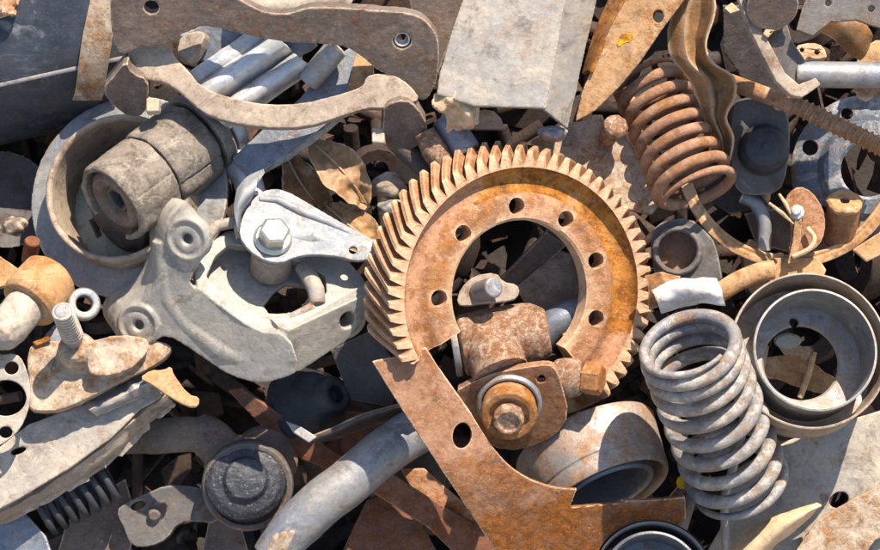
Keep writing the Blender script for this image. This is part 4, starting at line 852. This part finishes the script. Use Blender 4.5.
one('rust_plate', 'flat dull pink rust plate at the bottom edge, under the reddish strip', 'plate', MB().plate([(334, 572), (352, 530), (366, 502), (384, 496), (420, 522), (446, 572)], (385, 540, -18, .05, -.1), 6), 'darkrust', (385, 540, 12), rm=1.5, dent=2)
one('rust_plate', 'mauve grey rusty plate tucked under the left edge of the brown strip', 'plate', MB().plate([(400, 470), (424, 470), (470, 510), (512, 556), (512, 580), (470, 560), (424, 512)], (450, 515, -4, 0, .05), 6), 'gear', (450, 515, 20), rm=1.4, dent=2)
one('round_cover', 'dark round cover partly showing between the bent pipe and the brown strip', 'cover', MB().lathe([(0, 5), (30, 3), (40, 0), (42, -10), (0, -10)], frame(P(406, 478, -30), (.1, .1, 1)), 56), 'brown', (406, 478, 0), rm=1.6, dent=2)

# --- small fillers in the gaps
one('cloth_scrap', 'faded pink cloth scrap in the top left corner on the dark tank', 'cloth', MB().sheet([[(-12, -10, 36), (4, -12, 42), (20, -12, 38)], [(-12, 4, 40), (4, 4, 48), (18, 2, 40)], [(-12, 20, 36), (2, 18, 44), (14, 14, 36)]], 1.5, 6, 5, 10), 'gear', (2, 4, 40), bevel=0)
one('dark_plate', 'dark brown plate at the top edge between the brown yoke and the wide channel', 'plate', MB().plate([(404, -14), (470, -14), (452, 36), (438, 74), (424, 60), (414, 20)], (430, 20, 20, .1, .1), 7), 'brown', (430, 20, 20), rm=1.6, dent=3)
one('shade_dish', 'dish coloured dark for the shade at the left edge below the tank', 'dish', MB().lathe([(0, -10), (30, -8), (46, 2), (50, 4), (48, -3), (32, -13), (0, -15)], frame(P(4, 200, -80), (.3, .2, .9)), 64), 'dark', (4, 200, -80), rm=1.7, dent=3)  # dark steel puts the shade of this hollow into the colour
one('rusty_stub', 'short rusty stub at the left, between the drum flange and the tie rod sleeve', 'stub', MB().cyl(P(28, 262, 0), P(34, 240, 18), 8), 'darkrust', (31, 250, 8), rm=1.2, dent=2)
one('stone', 'brown stone at the left edge of the grey drum flange', 'stone', rock(14, 226, 2, 13, 10, 9, 5), 'brown', (14, 226, 2), bevel=0)
one('iron_lump', 'grey iron lump behind the top of the gear, under the channel', 'lump', rock(552, 134, 30, 15, 8, 10, 12), 'grey', (552, 134, 30), bevel=0)
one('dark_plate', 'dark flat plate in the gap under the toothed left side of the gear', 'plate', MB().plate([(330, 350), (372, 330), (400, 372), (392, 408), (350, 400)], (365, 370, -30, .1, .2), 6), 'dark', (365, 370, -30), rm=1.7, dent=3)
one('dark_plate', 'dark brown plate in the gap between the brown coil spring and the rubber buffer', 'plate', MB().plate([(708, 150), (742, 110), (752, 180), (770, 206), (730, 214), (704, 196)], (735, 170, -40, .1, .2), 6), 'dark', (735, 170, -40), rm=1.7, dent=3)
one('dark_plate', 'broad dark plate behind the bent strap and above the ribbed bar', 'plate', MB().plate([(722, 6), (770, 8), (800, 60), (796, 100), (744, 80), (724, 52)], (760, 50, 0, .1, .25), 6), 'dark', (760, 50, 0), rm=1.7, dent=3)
one('rust_chip', 'orange rust chip at the top edge above the golden wavy strip', 'chip', MB().plate([(724, 8), (732, 2), (740, 10), (730, 14)], (732, 8, 40, .1, -.2), 4), 'tan', (732, 8, 40))
one('rust_chip', 'orange rust chip lying on the dark pulley strap', 'chip', MB().plate([(768, 24), (778, 21), (782, 28), (774, 31), (768, 38), (763, 34)], (772, 28, 112, -.1, -.1), 4), 'tan', (772, 28, 112))
one('rust_chip', 'tan rust chip hanging below the silver pipe near the right edge', 'chip', MB().plate([(856, 90), (866, 94), (872, 88), (874, 96), (866, 101), (858, 97)], (866, 94, 78, 0, -.3), 4), 'tan', (866, 94, 78))
one('deep_plate', 'dusty brown panel deep inside the ring arc, under the welded stud', 'plate', MB().plate([(744, 214), (790, 206), (838, 216), (840, 250), (790, 252), (756, 244)], (790, 230, -40, 0, .2), 6), 'brown', (790, 230, -40), rm=1.8, dent=3)
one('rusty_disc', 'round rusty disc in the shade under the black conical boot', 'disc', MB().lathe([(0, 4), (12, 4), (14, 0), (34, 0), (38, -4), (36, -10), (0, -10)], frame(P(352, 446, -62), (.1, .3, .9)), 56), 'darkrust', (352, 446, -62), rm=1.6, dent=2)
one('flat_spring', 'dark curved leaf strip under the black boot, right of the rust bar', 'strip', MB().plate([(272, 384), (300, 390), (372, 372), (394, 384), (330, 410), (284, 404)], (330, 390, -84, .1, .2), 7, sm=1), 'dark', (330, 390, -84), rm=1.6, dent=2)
